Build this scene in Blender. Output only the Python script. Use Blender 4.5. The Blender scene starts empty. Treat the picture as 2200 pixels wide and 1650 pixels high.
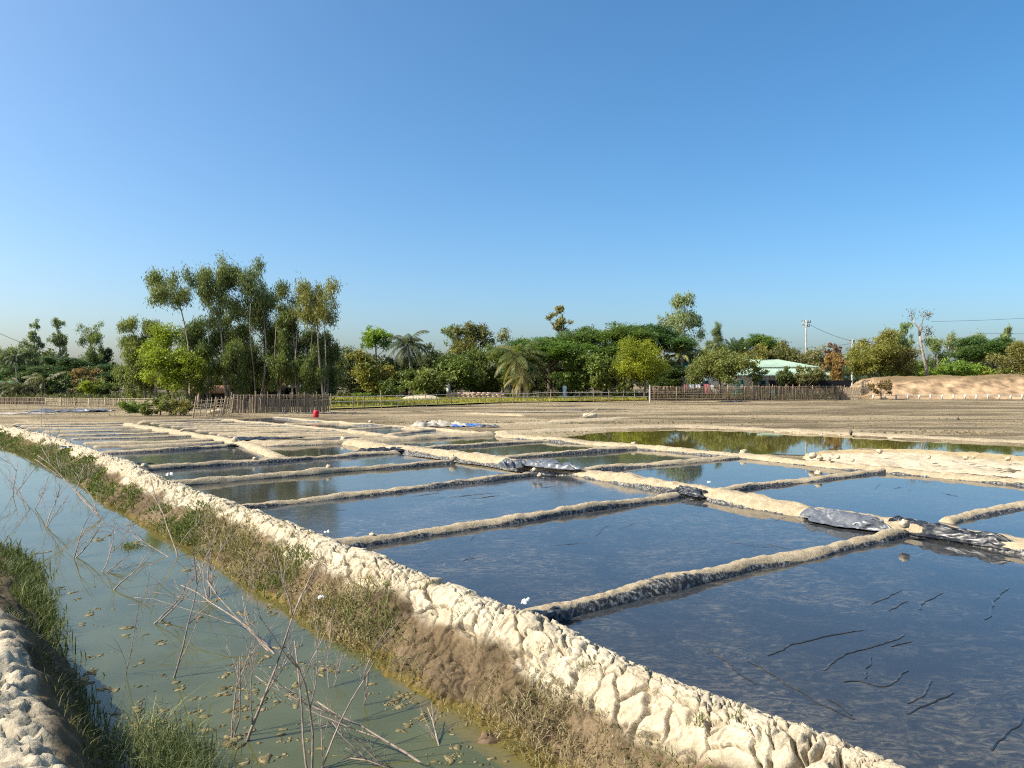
import bpy, math, random
import numpy as np
from mathutils import Matrix, Vector

random.seed(7)
RNG = np.random.default_rng(11)
SC = bpy.context.scene
COL = SC.collection

# ------------------------------------------------------------------ camera, sky, sun, exposure
CAM_H = 2.2          # metres above the brine level
FPX, CXP, HOR = 1650.0, 1100.0, 815.0     # focal length and horizon measured on the 2200 px photograph
cam_d = bpy.data.cameras.new('camera')
cam_d.sensor_width = 36.0
cam_d.lens = 27.0
cam_d.shift_y = -10.0 / 2200.0
cam_d.clip_start = 0.05
cam_d.clip_end = 6000.0
cam = bpy.data.objects.new('camera', cam_d)
cam.location = (0, 0, CAM_H)
cam.rotation_euler = (math.radians(90), 0, 0)
COL.objects.link(cam)
SC.camera = cam

SUN_AZ = math.radians(-103.0)     # clockwise from +Y: left and a little behind the camera
SUN_EL = math.radians(42.0)
world = bpy.data.worlds.new('World')
SC.world = world
world.use_nodes = True
wn = world.node_tree
wn.nodes.clear()
sky = wn.nodes.new('ShaderNodeTexSky')
sky.sky_type = 'NISHITA'
sky.sun_disc = False
sky.sun_elevation = SUN_EL
sky.sun_rotation = SUN_AZ
sky.altitude = 0
sky.air_density = 0.7
sky.dust_density = 2.9
sky.ozone_density = 4.5
bg = wn.nodes.new('ShaderNodeBackground')
bg.inputs['Strength'].default_value = 0.15
wo = wn.nodes.new('ShaderNodeOutputWorld')
hs = wn.nodes.new('ShaderNodeHueSaturation')
hs.inputs['Saturation'].default_value = 1.26
tn = wn.nodes.new('ShaderNodeMix'); tn.data_type = 'RGBA'; tn.blend_type = 'MULTIPLY'
tn.inputs[0].default_value = 1.0; tn.inputs[7].default_value = (1.47, 1.39, 1.15, 1)
wn.links.new(sky.outputs[0], hs.inputs['Color'])
wn.links.new(hs.outputs[0], tn.inputs[6])
wn.links.new(tn.outputs[2], bg.inputs[0])
wn.links.new(bg.outputs[0], wo.inputs[0])

sun_d = bpy.data.lights.new('sun', 'SUN')
sun_d.energy = 5.0
sun_d.angle = math.radians(0.53)
sun_d.color = (1.0, 0.945, 0.84)
sun = bpy.data.objects.new('sun', sun_d)
S = Vector((math.sin(SUN_AZ) * math.cos(SUN_EL), math.cos(SUN_AZ) * math.cos(SUN_EL), math.sin(SUN_EL)))
sun.rotation_euler = S.to_track_quat('Z', 'Y').to_euler()
sun.location = (-40, -20, 60)
COL.objects.link(sun)

SC.view_settings.view_transform = 'Standard'
SC.view_settings.look = 'None'
SC.view_settings.exposure = 0.50
SC.view_settings.gamma = 1.0
SC.view_settings.use_curve_mapping = False
SC.render.engine = 'CYCLES'
SC.cycles.use_denoising = False
SC.cycles.filter_width = 1.15
SC.cycles.max_bounces = 6
SC.cycles.diffuse_bounces = 2
SC.cycles.glossy_bounces = 3
SC.cycles.transmission_bounces = 3
SC.cycles.caustics_reflective = False
SC.cycles.caustics_refractive = False


# ------------------------------------------------------------------ helpers
def P(x, y, z=0.0):
    """photo pixel -> point on the level plane z"""
    d = FPX * (CAM_H - z) / (y - HOR)
    return np.array([(x - CXP) / FPX * d, d, z])


def Q(x, y, d):
    """photo pixel at a measured distance d"""
    return np.array([(x - CXP) / FPX * d, d, CAM_H + (HOR - y) / FPX * d])


def hash2(ix, iy, s=0):
    h = (ix.astype(np.int64) * 374761393 + iy.astype(np.int64) * 668265263 + s * 974634777) & 0x7fffffff
    h = ((h ^ (h >> 13)) * 1274126177) & 0x7fffffff
    h = ((h ^ (h >> 16)) * 1103515245 + 12345) & 0x7fffffff
    return (h ^ (h >> 15)) / float(0x7fffffff)


def vnoise(x, y, s=0):
    x = np.asarray(x, float); y = np.asarray(y, float)
    ix = np.floor(x); iy = np.floor(y)
    fx = x - ix; fy = y - iy
    fx = fx * fx * (3 - 2 * fx); fy = fy * fy * (3 - 2 * fy)
    a = hash2(ix, iy, s); b = hash2(ix + 1, iy, s); c = hash2(ix, iy + 1, s); d = hash2(ix + 1, iy + 1, s)
    return (a * (1 - fx) + b * fx) * (1 - fy) + (c * (1 - fx) + d * fx) * fy - 0.5


def fbm(x, y, s=0, o=4, g=0.5):
    r = 0; a = 1.0
    for k in range(o):
        r = r + a * vnoise(x * 2 ** k + 17.3 * k, y * 2 ** k - 9.1 * k, s + k)
        a *= g
    return r


def voronoi(x, y, s=0):
    """F1, half of F2-F1 and a random number per cell"""
    ix = np.floor(x); iy = np.floor(y)
    f1 = np.full(x.shape, 9.0); f2 = np.full(x.shape, 9.0); idc = np.zeros(x.shape)
    for dx in (-1, 0, 1):
        for dy in (-1, 0, 1):
            cx = ix + dx; cy = iy + dy
            px = cx + 0.1 + 0.8 * hash2(cx, cy, s + 1); py = cy + 0.1 + 0.8 * hash2(cx, cy, s + 2)
            d = np.hypot(px - x, py - y)
            near = d < f1
            f2 = np.where(near, f1, np.minimum(f2, d))
            idc = np.where(near, hash2(cx, cy, s + 3), idc)
            f1 = np.where(near, d, f1)
    return f1, (f2 - f1) * 0.5, idc


def sstep(a, b, x):
    t = np.clip((x - a) / (b - a), 0, 1)
    return t * t * (3 - 2 * t)


def mesh_np(name, V, Fs, smooth=False, col=None, attrs=None):
    me = bpy.data.meshes.new(name)
    V = np.ascontiguousarray(V, dtype=np.float32)
    if not isinstance(Fs, (list, tuple)):
        Fs = [Fs]
    Fs = [np.asarray(f, dtype=np.int32) for f in Fs if len(f)]
    loops = np.concatenate([f.ravel() for f in Fs])
    tot = np.concatenate([np.full(len(f), f.shape[1], np.int32) for f in Fs])
    start = np.concatenate([[0], np.cumsum(tot)[:-1]]).astype(np.int32)
    me.vertices.add(len(V)); me.vertices.foreach_set('co', V.ravel())
    me.loops.add(len(loops)); me.loops.foreach_set('vertex_index', loops)
    me.polygons.add(len(tot)); me.polygons.foreach_set('loop_start', start)
    if smooth:
        me.polygons.foreach_set('use_smooth', np.ones(len(tot), dtype=bool))
    me.update(calc_edges=True)
    if col is not None:
        a = me.attributes.new('Col', 'FLOAT_COLOR', 'POINT')
        c4 = np.ones((len(V), 4), np.float32); c4[:, :3] = col
        a.data.foreach_set('color', c4.ravel())
    for k, v in (attrs or {}).items():
        a = me.attributes.new(k, 'FLOAT', 'POINT')
        a.data.foreach_set('value', np.asarray(v, np.float32))
    return me


def put(name, me, mat=None, parent=None, loc=(0, 0, 0)):
    if mat is not None and not me.materials:
        me.materials.append(mat)
    o = bpy.data.objects.new(name, me)
    COL.objects.link(o)
    o.location = loc
    if parent is not None:
        o.parent = parent
    return o


def tag(o, label=None, cat=None, group=None, kind=None):
    if label: o['label'] = label
    if cat: o['category'] = cat
    if group: o['group'] = group
    if kind: o['kind'] = kind
    return o


def empty(name, loc, label=None, cat=None, group=None):
    o = bpy.data.objects.new(name, None)
    o.empty_display_size = 0.3
    o.location = [float(v) for v in loc]
    COL.objects.link(o)
    return tag(o, label, cat, group)


def grid_faces(nu, nv):
    i = np.arange(nu - 1)[:, None] * nv + np.arange(nv - 1)[None, :]
    i = i.ravel()
    return np.stack([i, i + nv, i + nv + 1, i + 1], 1)


def tube(pts, rad, sides=6):
    pts = np.asarray(pts, float); n = len(pts)
    rad = np.broadcast_to(np.asarray(rad, float), (n,))
    t = np.gradient(pts, axis=0)
    t /= np.linalg.norm(t, axis=1)[:, None] + 1e-9
    up = np.where(np.abs(t[:, 2:3]) > 0.9, np.array([[1.0, 0, 0]]), np.array([[0, 0, 1.0]]))
    a = np.cross(t, up); a /= np.linalg.norm(a, axis=1)[:, None] + 1e-9
    b = np.cross(t, a)
    th = np.linspace(0, 2 * np.pi, sides, endpoint=False)
    V = pts[:, None, :] + rad[:, None, None] * (np.cos(th)[None, :, None] * a[:, None, :] + np.sin(th)[None, :, None] * b[:, None, :])
    V = V.reshape(-1, 3)
    i = np.arange(n - 1)[:, None] * sides; j = np.arange(sides)[None, :]; j2 = (j + 1) % sides
    F = np.stack([i + j, i + j2, i + sides + j2, i + sides + j], -1).reshape(-1, 4)
    V = np.concatenate([V, pts[:1], pts[-1:]])
    k = n * sides
    jj = np.arange(sides); jn = (jj + 1) % sides
    T = np.concatenate([np.stack([np.full(sides, k), jn, jj], 1), np.stack([np.full(sides, k + 1), k - sides + jj, k - sides + jn], 1)])
    return V, F, T


class MB:
    def __init__(self): self.V = []; self.F = []; self.T = []; self.C = []; self.n = 0
    def add(self, V, F=None, T=None, c=None):
        V = np.asarray(V, float)
        if F is not None and len(F): self.F.append(np.asarray(F) + self.n)
        if T is not None and len(T): self.T.append(np.asarray(T) + self.n)
        self.V.append(V); self.n += len(V)
        if c is not None:
            self.C.append(np.broadcast_to(np.asarray(c, float), V.shape).copy())
    def tube(self, pts, rad, sides=6, c=None): self.add(*tube(pts, rad, sides), c=c)
    def box(self, a, b, c=None):
        x0, y0, z0 = a; x1, y1, z1 = b
        V = [(x0, y0, z0), (x1, y0, z0), (x1, y1, z0), (x0, y1, z0), (x0, y0, z1), (x1, y0, z1), (x1, y1, z1), (x0, y1, z1)]
        F = [(3, 2, 1, 0), (4, 5, 6, 7), (0, 1, 5, 4), (1, 2, 6, 5), (2, 3, 7, 6), (3, 0, 4, 7)]
        self.add(V, F, c=c)
    def build(self, name, mat, parent=None, smooth=False, loc=(0, 0, 0)):
        V = np.concatenate(self.V) - np.asarray(loc, float) * 0
        Fs = []
        if self.F: Fs.append(np.concatenate(self.F))
        if self.T: Fs.append(np.concatenate(self.T))
        me = mesh_np(name, V, Fs, smooth, np.concatenate(self.C) if self.C else None)
        return put(name, me, mat, parent, loc)


def resample(pts, step):
    pts = np.asarray(pts, float)
    seg = np.linalg.norm(np.diff(pts, axis=0), axis=1)
    s = np.concatenate([[0], np.cumsum(seg)])
    n = max(2, int(s[-1] / step) + 1)
    u = np.linspace(0, s[-1], n)
    return np.stack([np.interp(u, s, pts[:, k]) for k in range(pts.shape[1])], 1), u


def smooth_line(pts, it=3, ends=True):
    pts = np.asarray(pts, float)
    for _ in range(it):        # Chaikin corner cutting, ends kept
        a = pts[:-1] * .75 + pts[1:] * .25
        b = pts[:-1] * .25 + pts[1:] * .75
        mid = np.empty((2 * len(a), pts.shape[1])); mid[0::2] = a; mid[1::2] = b
        pts = np.concatenate([pts[:1], mid, pts[-1:]])
    return pts


# ------------------------------------------------------------------ materials
class NT:
    def __init__(self, name):
        self.m = bpy.data.materials.new(name); self.m.use_nodes = True
        self.t = self.m.node_tree; self.t.nodes.clear()
        self.out = self.t.nodes.new('ShaderNodeOutputMaterial')
    def n(self, ty, ins=None, **props):
        nd = self.t.nodes.new('ShaderNode' + ty)
        for k, v in props.items(): setattr(nd, k, v)
        for k, v in (ins or {}).items():
            if isinstance(v, bpy.types.NodeSocket): self.t.links.new(v, nd.inputs[k])
            else: nd.inputs[k].default_value = v
        return nd
    def pos(self, scale=(1, 1, 1), rot=0.0, rnd=False):
        g = self.n('NewGeometry')
        v = g.outputs['Position']
        if rnd:
            oi = self.n('ObjectInfo')
            cm = self.n('VectorMath', {0: v}, operation='ADD')
            sc = self.n('Math', {0: oi.outputs['Random'], 1: 57.0}, operation='MULTIPLY')
            self.t.links.new(sc.outputs[0], cm.inputs[1])
            v = cm.outputs[0]
        mp = self.n('Mapping', {'Vector': v, 'Scale': scale, 'Rotation': (0, 0, rot)})
        return mp.outputs[0]
    def noise(self, vec, scale=1.0, detail=4.0, rough=0.55, dist=0.0):
        return self.n('TexNoise', {'Vector': vec, 'Scale': scale, 'Detail': detail, 'Roughness': rough, 'Distortion': dist}).outputs['Fac']
    def ramp(self, fac, a, b, va=0.0, vb=1.0, clampm=True):
        return self.n('MapRange', {0: fac, 1: a, 2: b, 3: va, 4: vb}, clamp=True, interpolation_type='SMOOTHSTEP').outputs[0]
    def mix(self, f, a, b, blend='MIX'):
        nd = self.t.nodes.new('ShaderNodeMix'); nd.data_type = 'RGBA'; nd.blend_type = blend
        for i, v in ((0, f), (6, a), (7, b)):
            if isinstance(v, bpy.types.NodeSocket): self.t.links.new(v, nd.inputs[i])
            else: nd.inputs[i].default_value = v if i == 0 else (*v[:3], 1.0)
        return nd.outputs[2]
    def math(self, op, a, b=0.0):
        return self.n('Math', {0: a, 1: b}, operation=op).outputs[0]
    def bump(self, h, strength=0.3, dist=0.02, normal=None):
        ins = {'Height': h, 'Strength': strength, 'Distance': dist}
        if normal is not None: ins['Normal'] = normal
        return self.n('Bump', ins).outputs[0]
    def attr(self, name, fac=False):
        a = self.n('Attribute', attribute_name=name)
        return a.outputs['Fac'] if fac else a.outputs['Color']
    def done(self, sh):
        self.t.links.new(sh, self.out.inputs['Surface']); return self.m
    def bsdf(self, col, rough=0.8, normal=None, ior=1.45, spec=None, metal=0.0):
        p = self.n('BsdfPrincipled')
        for k, v in (('Base Color', col), ('Roughness', rough), ('IOR', ior), ('Metallic', metal), ('Normal', normal), ('Specular IOR Level', spec)):
            if v is None: continue
            if isinstance(v, bpy.types.NodeSocket): self.t.links.new(v, p.inputs[k])
            else: p.inputs[k].default_value = (*v[:3], 1.0) if k == 'Base Color' else v
        return p.outputs[0]


M = {}

def plain(name, col, rough=0.8, var=0.25, scale=6.0, bump=0.2, spec=0.3, stretch=(1, 1, 1), metal=0.0):
    t = NT(name)
    v = t.pos(stretch, rnd=True)
    nz = t.noise(v, scale, 5, 0.6)
    c0 = tuple(c * (1 - var) for c in col); c1 = tuple(min(1, c * (1 + var)) for c in col)
    c = t.mix(t.ramp(nz, 0.3, 0.7), c0, c1)
    M[name] = t.done(t.bsdf(c, rough, t.bump(nz, bump, 0.02), spec=spec, metal=metal))


# vertex-coloured earth with fine grain
t = NT('earth')
v = t.pos()
g1 = t.noise(v, 9, 6, 0.65); g2 = t.noise(v, 70, 4, 0.6)
c = t.mix(1.0, t.attr('Col'), t.mix(t.ramp(g1, .25, .75), (.74, .72, .68), (1.16, 1.14, 1.1)), 'MULTIPLY')
c = t.mix(1.0, c, t.mix(t.ramp(g2, .3, .7), (.82, .82, .82), (1.12, 1.12, 1.12)), 'MULTIPLY')
M['earth'] = t.done(t.bsdf(c, .95, t.bump(g2, .5, .012, t.bump(g1, .5, .03)), spec=.1))

# bund: dry mud above, black plastic liner with dried salt below (attribute 'liner')
t = NT('bund')
v = t.pos()
g1 = t.noise(v, 7, 6, 0.65); g2 = t.noise(v, 60, 4, 0.6); g3 = t.noise(v, 22, 5, .7)
mud = t.mix(t.ramp(g1, .3, .7), (.25, .195, .12), (.41, .335, .22))
mud = t.mix(t.ramp(g2, .45, .8), mud, (.52, .43, .28))
salt = t.math('MULTIPLY', t.ramp(g3, .42, .72), t.ramp(g1, .25, .6))
lin = t.mix(salt, (.022, .023, .025), (.44, .42, .37))
edge = t.math('ADD', t.attr('liner', True), t.math('MULTIPLY', t.math('SUBTRACT', g1, .5), .9))
f = t.ramp(edge, .42, .58)
c = t.mix(f, mud, lin)
rg = t.n('MapRange', {0: f, 1: 0., 2: 1., 3: .95, 4: .62}).outputs[0]
M['bund'] = t.done(t.bsdf(c, rg, t.bump(g2, .5, .01, t.bump(g3, .6, .03)), spec=.3))


def water(name, deep, silt, amount, rough, rip, ripscale=3.0, stretch=(.62, 1.15, 1), rot=-.55, patch=.42, fine=5.5):
    t = NT(name)
    v = t.pos(stretch, rot, rnd=True); vp = t.pos((1, 1, 1), 0, rnd=True)
    vb = t.pos(stretch, rot + 1.0, rnd=True)
    s1 = t.noise(v, fine, 8, .76, 2.2); s1b = t.noise(vb, fine * 1.7, 8, .74, 1.8); s2 = t.noise(vp, patch, 7, .72, .9)
    m = t.math('MAXIMUM', t.ramp(s1, .45, .70), t.math('MULTIPLY', t.ramp(s1b, .48, .72), .8))
    m = t.math('MULTIPLY', m, t.ramp(s2, .36, .62))
    m = t.math('MULTIPLY', m, amount)
    c = t.mix(m, deep, silt)
    w = t.noise(t.pos((1, 1.6, 1), -.3), ripscale, 4, .6)
    nb = t.bump(w, rip, .02) if rip > 0 else None
    M[name] = t.done(t.bsdf(c, rough, nb, ior=1.34, spec=.5))

water('brine_near', (.026, .030, .035), (.15, .132, .095), 1.0, .035, .0)
water('brine_clear', (.030, .035, .040), (.15, .125, .085), .7, .03, .003)
water('brine_silty', (.035, .040, .045), (.21, .20, .18), .9, .10, .05, 9.0)
water('brine_dim', (.045, .045, .035), (.15, .13, .10), .7, .06, .03, 6.0)
water('brine_far', (.055, .05, .045), (.30, .26, .19), .85, .16, .08, 5.0, stretch=(.35, 1.5, 1), rot=0, patch=.25, fine=2.2)
water('pond_olive', (.075, .062, .016), (.13, .10, .03), .6, .025, .012, 2.0)

# ditch water: murky green, ochre where the bottom comes up to the bank (attribute 'shallow')
t = NT('ditch_water')
vp = t.pos()
n1 = t.noise(vp, 1.2, 4, .6, .6); n2 = t.noise(vp, 14, 4, .6)
base = t.mix(t.ramp(n1, .35, .65), (.066, .073, .030), (.085, .092, .039))
sh = t.math('ADD', t.attr('shallow', True), t.math('MULTIPLY', t.math('SUBTRACT', n2, .5), .7))
base = t.mix(t.ramp(sh, .45, .85), base, t.mix(n2, (.085, .07, .02), (.15, .12, .035)))
M['ditch_water'] = t.done(t.bsdf(base, .035, t.bump(t.noise(vp, 2.5, 3), .010, .02), ior=1.33, spec=.5))

# flat mud plain, long streaks of wetter and drier soil
t = NT('mud_flat')
v = t.pos((.05, .26, 1)); v2 = t.pos((.14, .45, 1)); v3 = t.pos()
a = t.noise(v, 1.0, 6, .6, .6); b = t.noise(v2, 1.3, 5, .65, .4); g = t.noise(v3, 3.5, 6, .7); g4 = t.noise(v3, 22, 3, .6)
c = t.mix(t.ramp(a, .40, .58), (.135, .102, .06), (.31, .245, .15))
c = t.mix(t.math('MULTIPLY', t.ramp(b, .54, .66), .75), c, (.40, .315, .19))
wetm = t.math('MULTIPLY', t.ramp(b, .45, .33), .55)
c = t.mix(wetm, c, (.070, .054, .036))
c = t.mix(t.math('MULTIPLY', t.ramp(g, .52, .66), .55), c, (.16, .145, .055))
c = t.mix(1.0, c, t.mix(t.ramp(g4, .3, .7), (.7, .7, .7), (1.2, 1.2, 1.2)), 'MULTIPLY')
M['mud_flat'] = t.done(t.bsdf(c, .9, t.bump(g4, .6, .04, t.bump(g, .7, .12)), spec=.15))

# leaves and grass: colour per leaf
def leafmat(name, trans=.35, rough=.5):
    t = NT(name)
    c = t.attr('Col')
    p = t.bsdf(c, rough, spec=.35)
    tr = t.n('BsdfTranslucent', {'Color': t.mix(1.0, c, (1.25, 1.3, .7), 'MULTIPLY')}).outputs[0]
    M[name] = t.done(t.n('MixShader', {0: trans, 1: p, 2: tr}).outputs[0])
leafmat('leaf', .32, .5)
leafmat('grass', .25, .7)

plain('bark_pale', (.33, .27, .20), .9, .35, 3.0, .3, stretch=(1, 1, .4))
plain('bark_dark', (.13, .095, .065), .95, .35, 4.0, .4, stretch=(1, 1, .4))
plain('twig', (.30, .235, .185), .85, .35, 20, .2)
plain('bamboo', (.34, .26, .16), .75, .35, 3.0, .15)
plain('bamboo_grey', (.21, .165, .115), .85, .35, 3.0, .15)
plain('bamboo_red', (.33, .22, .14), .75, .35, 3.0, .15)
plain('bamboo_light', (.52, .43, .28), .75, .3, 3.0, .15)
plain('pole_grey', (.45, .42, .37), .8, .2, 4.0, .15)
plain('post_white', (.70, .64, .52), .8, .15, 4.0, .15)
plain('roof_green', (.34, .46, .35), .6, .12, 1.2, .1, spec=.15)
plain('roof_teal', (.12, .40, .34), .6, .15, 1.2, .1, spec=.15)
plain('wall_cream', (.68, .64, .54), .9, .12, 2.0, .1)
plain('wall_dark', (.10, .085, .07), .9, .3, 2.0, .2)
plain('thatch', (.27, .165, .10), .95, .4, 9.0, .8, stretch=(3, 3, 1))
plain('wall_grey', (.30, .31, .33), .85, .25, 3.0, .2)
plain('paint_teal', (.08, .36, .34), .6, .15, 3.0, .1)
plain('dark_opening', (.012, .012, .012), .9, .2, 3.0, .0)
plain('glass_dark', (.03, .04, .05), .12, .1, 1.0, .0, spec=.6)
plain('brick', (.42, .30, .22), .95, .35, 5.0, .5)
plain('concrete', (.62, .60, .55), .9, .15, 4.0, .2)
plain('cloth_pink', (.62, .20, .20), .9, .15, 12.0, .2)
plain('cloth_white', (.74, .73, .70), .9, .1, 12.0, .2)
plain('cloth_blue', (.42, .52, .62), .9, .2, 10.0, .2)
plain('net_black', (.012, .012, .014), .8, .2, 10.0, .2)
plain('red_plastic', (.62, .015, .025), .35, .08, 6.0, .0, spec=.5)
plain('log', (.46, .40, .29), .85, .3, 9.0, .4)
plain('clod', (.46, .385, .265), .95, .2, 14.0, .6)
plain('clod_brown', (.16, .105, .06), .8, .5, 12.0, .6)
plain('wire', (.03, .03, .03), .6, .1, 2.0, .0)
plain('plastic_white', (.6, .59, .56), .4, .08, 9.0, .1, spec=.5)
plain('plastic_blue', (.06, .16, .42), .4, .2, 9.0, .2, spec=.5)

def sheetmat(name, dark, salt, amt, rough=.33):
    t = NT(name)
    v = t.pos((1, 1, 1), 0, rnd=True)
    a = t.noise(v, 14, 6, .7); b = t.noise(v, 3, 3)
    f = t.math('MULTIPLY', t.math('MULTIPLY', t.ramp(a, .45, .75), t.ramp(b, .3, .65)), amt)
    M[name] = t.done(t.bsdf(t.mix(f, dark, salt), rough, t.bump(a, .25, .01), spec=.5))
sheetmat('liner_black', (.010, .012, .015), (.35, .34, .32), .7)
sheetmat('liner_grey', (.09, .10, .115), (.45, .44, .42), .8)
sheetmat('liner_pale', (.30, .27, .22), (.50, .45, .37), 1.0, .7)
sheetmat('fold', (.02, .024, .03), (.26, .25, .22), .7, .4)

# ------------------------------------------------------------------ the setting: ground, main dike, ditch, pans, bunds
crest_px = [(1905, 1650), (1764, 1586), (1500, 1474), (1209, 1357), (1064, 1299), (918, 1245), (736, 1175), (541, 1092), (477, 1071),
            (382, 1039), (318, 1016), (255, 985), (172, 958), (105, 936), (0, 912)]
cw = np.array([P(x, y, .3)[:2] for x, y in crest_px])
d0 = cw[0] - cw[4]; d0 /= np.linalg.norm(d0)
dl = cw[-1] - cw[-3]; dl /= np.linalg.norm(dl)
cw = np.concatenate([[cw[0] + d0 * 7.0], cw, [cw[-1] + dl * 9 + np.array([-2.0, -1.0]), cw[-1] + dl * 22 + np.array([-8.0, -4.0])]])
cw = smooth_line(cw, 3)
crest, crest_s = resample(cw, .05)
for _ in range(30):
    crest[1:-1] = (crest[:-2] + 2 * crest[1:-1] + crest[2:]) / 4
tan = np.gradient(crest, axis=0); tan /= np.linalg.norm(tan, axis=1)[:, None]
nor = np.stack([-tan[:, 1], tan[:, 0]], 1)          # to the ditch side


def frame(s):
    p = np.stack([np.interp(s, crest_s, crest[:, k]) for k in (0, 1)], 1)
    n = np.stack([np.interp(s, crest_s, nor[:, k]) for k in (0, 1)], 1)
    return p, n


def q_of(x, y):
    """signed distance to the crest line, positive on the ditch side"""
    c = crest[::10]; n = nor[::10]
    out = np.empty(x.shape)
    for i in range(0, len(x), 20000):
        dx = x[i:i + 20000, None] - c[None, :, 0]; dy = y[i:i + 20000, None] - c[None, :, 1]
        k = np.argmin(dx * dx + dy * dy, 1); r = np.arange(len(k))
        out[i:i + 20000] = dx[r, k] * n[k, 0] + dy[r, k] * n[k, 1]
    return out


def inside(px, py, poly):
    r = np.zeros(px.shape, bool); n = len(poly)
    for i in range(n):
        x0, y0 = poly[i][:2]; x1, y1 = poly[(i + 1) % n][:2]
        c = ((y0 > py) != (y1 > py)) & (px < (x1 - x0) * (py - y0) / (y1 - y0 + 1e-12) + x0)
        r ^= c
    return r


def ext(a, b, l):
    """continue the line a->b by l metres"""
    a = np.asarray(a, float); b = np.asarray(b, float)
    return b + (b - a) / np.linalg.norm((b - a)[:2]) * l


ZB = .12
Pw = lambda pts, z=ZB: [P(x, y, z) for x, y in pts]
C_px = [(560, 906), (639, 914), (700, 934), (738, 946), (870, 961), (1000, 977), (1100, 991), (1280, 1014), (1440, 1040), (1700, 1085), (1950, 1122), (2200, 1166)]
C_w = Pw(C_px[3:]); C_end = ext(C_w[-3], C_w[-1], 13.0); C_w.append(C_end)
R_px = [(1065, 930), (1182, 941), (1364, 955), (1595, 974), (1750, 991), (1905, 1004), (2200, 1030)]
R_w = Pw(R_px); R_end = ext(R_w[-3], R_w[-1], 16.0); R_w.append(R_end)
L2_w = Pw([(270, 908), (391, 926), (522, 946), (605, 980)])
L4_w = Pw([(480, 898), (552, 905), (639, 913), (752, 923), (833, 932), (870, 938)])
L5_w = Pw([(589, 893), (646, 899), (720, 904), (776, 908), (850, 913), (960, 920), (1065, 929)])
T_px = {1: [(1125, 1316), (1500, 1222), (1930, 1132)], 2: [(690, 1163), (1080, 1108), (1450, 1056)], 3: [(505, 1081), (830, 1046), (1150, 1011)],
        4: [(365, 1033), (660, 1008), (965, 986)], 5: [(280, 1003), (560, 985), (850, 966)], 6: [(205, 968), (350, 962), (500, 951)],
        7: [(895, 959), (1040, 950), (1182, 941)], 8: [(1040, 979), (1200, 968), (1360, 957)], 9: [(1240, 1004), (1400, 990), (1595, 975)],
        10: [(1545, 1043), (1750, 1020), (1905, 1004)], 11: [(2040, 1106), (2200, 1072)]}
T_w = {k: Pw(v) for k, v in T_px.items()}
T_w[11].append(ext(T_w[11][0], T_w[11][-1], 2.9))
T6r_w = Pw([(522, 948), (600, 949), (738, 945), (870, 938), (1065, 928)])
POND_w = [P(x, y, 0) for x, y in [(1190, 940), (1320, 925), (1484, 921), (1709, 931), (1873, 940), (2200, 958), (2700, 984), (2700, 1012), (2200, 979), (2000, 966),
                                  (1850, 963), (1740, 977), (1600, 974), (1364, 955)]]
mS = np.append(crest[0], 0); mF = np.append(crest[-1], 0)
AREA = [np.append(c, 0) for c in crest[::20]] + [P(60, 904), P(270, 906), P(490, 897), P(589, 892)] + L5_w + R_w + [C_end]

# ground: huge plain sheet far below and the mud flat above it
gm = mesh_np('ground', np.array([(-3000, -3000, -.9), (3000, -3000, -.9), (3000, 3000, -.9), (-3000, 3000, -.9)], float), np.array([[0, 1, 2, 3]]))
tag(put('ground', gm, M['mud_flat']), kind='structure')
rows = np.concatenate([np.linspace(-4, 3, 12), np.geomspace(3.2, 320, 300)])
cols = np.sinh(np.linspace(-1.75, 1.75, 260)) / math.sinh(1.75) * 2.2
Y, A = np.meshgrid(rows, cols, indexing='ij')
X = A * np.maximum(Y, 4.0)
X = X.ravel(); Y = Y.ravel()
qq = q_of(X, Y)
dist = np.hypot(X, Y)
Z = .02 + .05 * fbm(X * .05, Y * .35, 3, 4) + .05 * fbm(X * .5, Y * .5, 8, 3) * sstep(3, 12, dist)
# low tillage ridges across the far plain
rid = np.abs(((Y + .10 * X + 2.2 * fbm(X * .03, Y * .03, 5)) / 5.2) % 1 - .5) * 2
Z += .07 * sstep(.78, .97, rid) * sstep(38, 46, Y) * (.4 + vnoise(X * .08, Y * .2, 2))
ia = inside(X, Y, AREA) | inside(X, Y, POND_w)
Z = np.where(ia, -.08, Z)
near_end = (np.hypot(X - mF[0], Y - mF[1]) > 3)
Z = np.where((qq > .3) & (qq < 3.0) & (Y < 60), -.7, Z)
Z = np.where((qq >= 3.0) & (qq < 5.5) & (Y < 60), -.5, Z)
Z = np.where((qq >= 5.5) & (Y < 60), np.minimum(Z, .0), Z)
gme = mesh_np('mud_flat', np.stack([X, Y, Z], 1), grid_faces(len(rows), len(cols))[:, ::-1], True)
tag(put('mud_flat', gme, M['mud_flat']), kind='structure')


# main dike: cracked pale crust on top, brown slope to the ditch
def dike_rows(s0, s1, lo, k):
    s = [s0]
    while s[-1] < s1:
        p, _ = frame(np.array([s[-1]]))
        s.append(s[-1] + max(lo, k * math.hypot(p[0, 0], p[0, 1])))
    return np.array(s)


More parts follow.
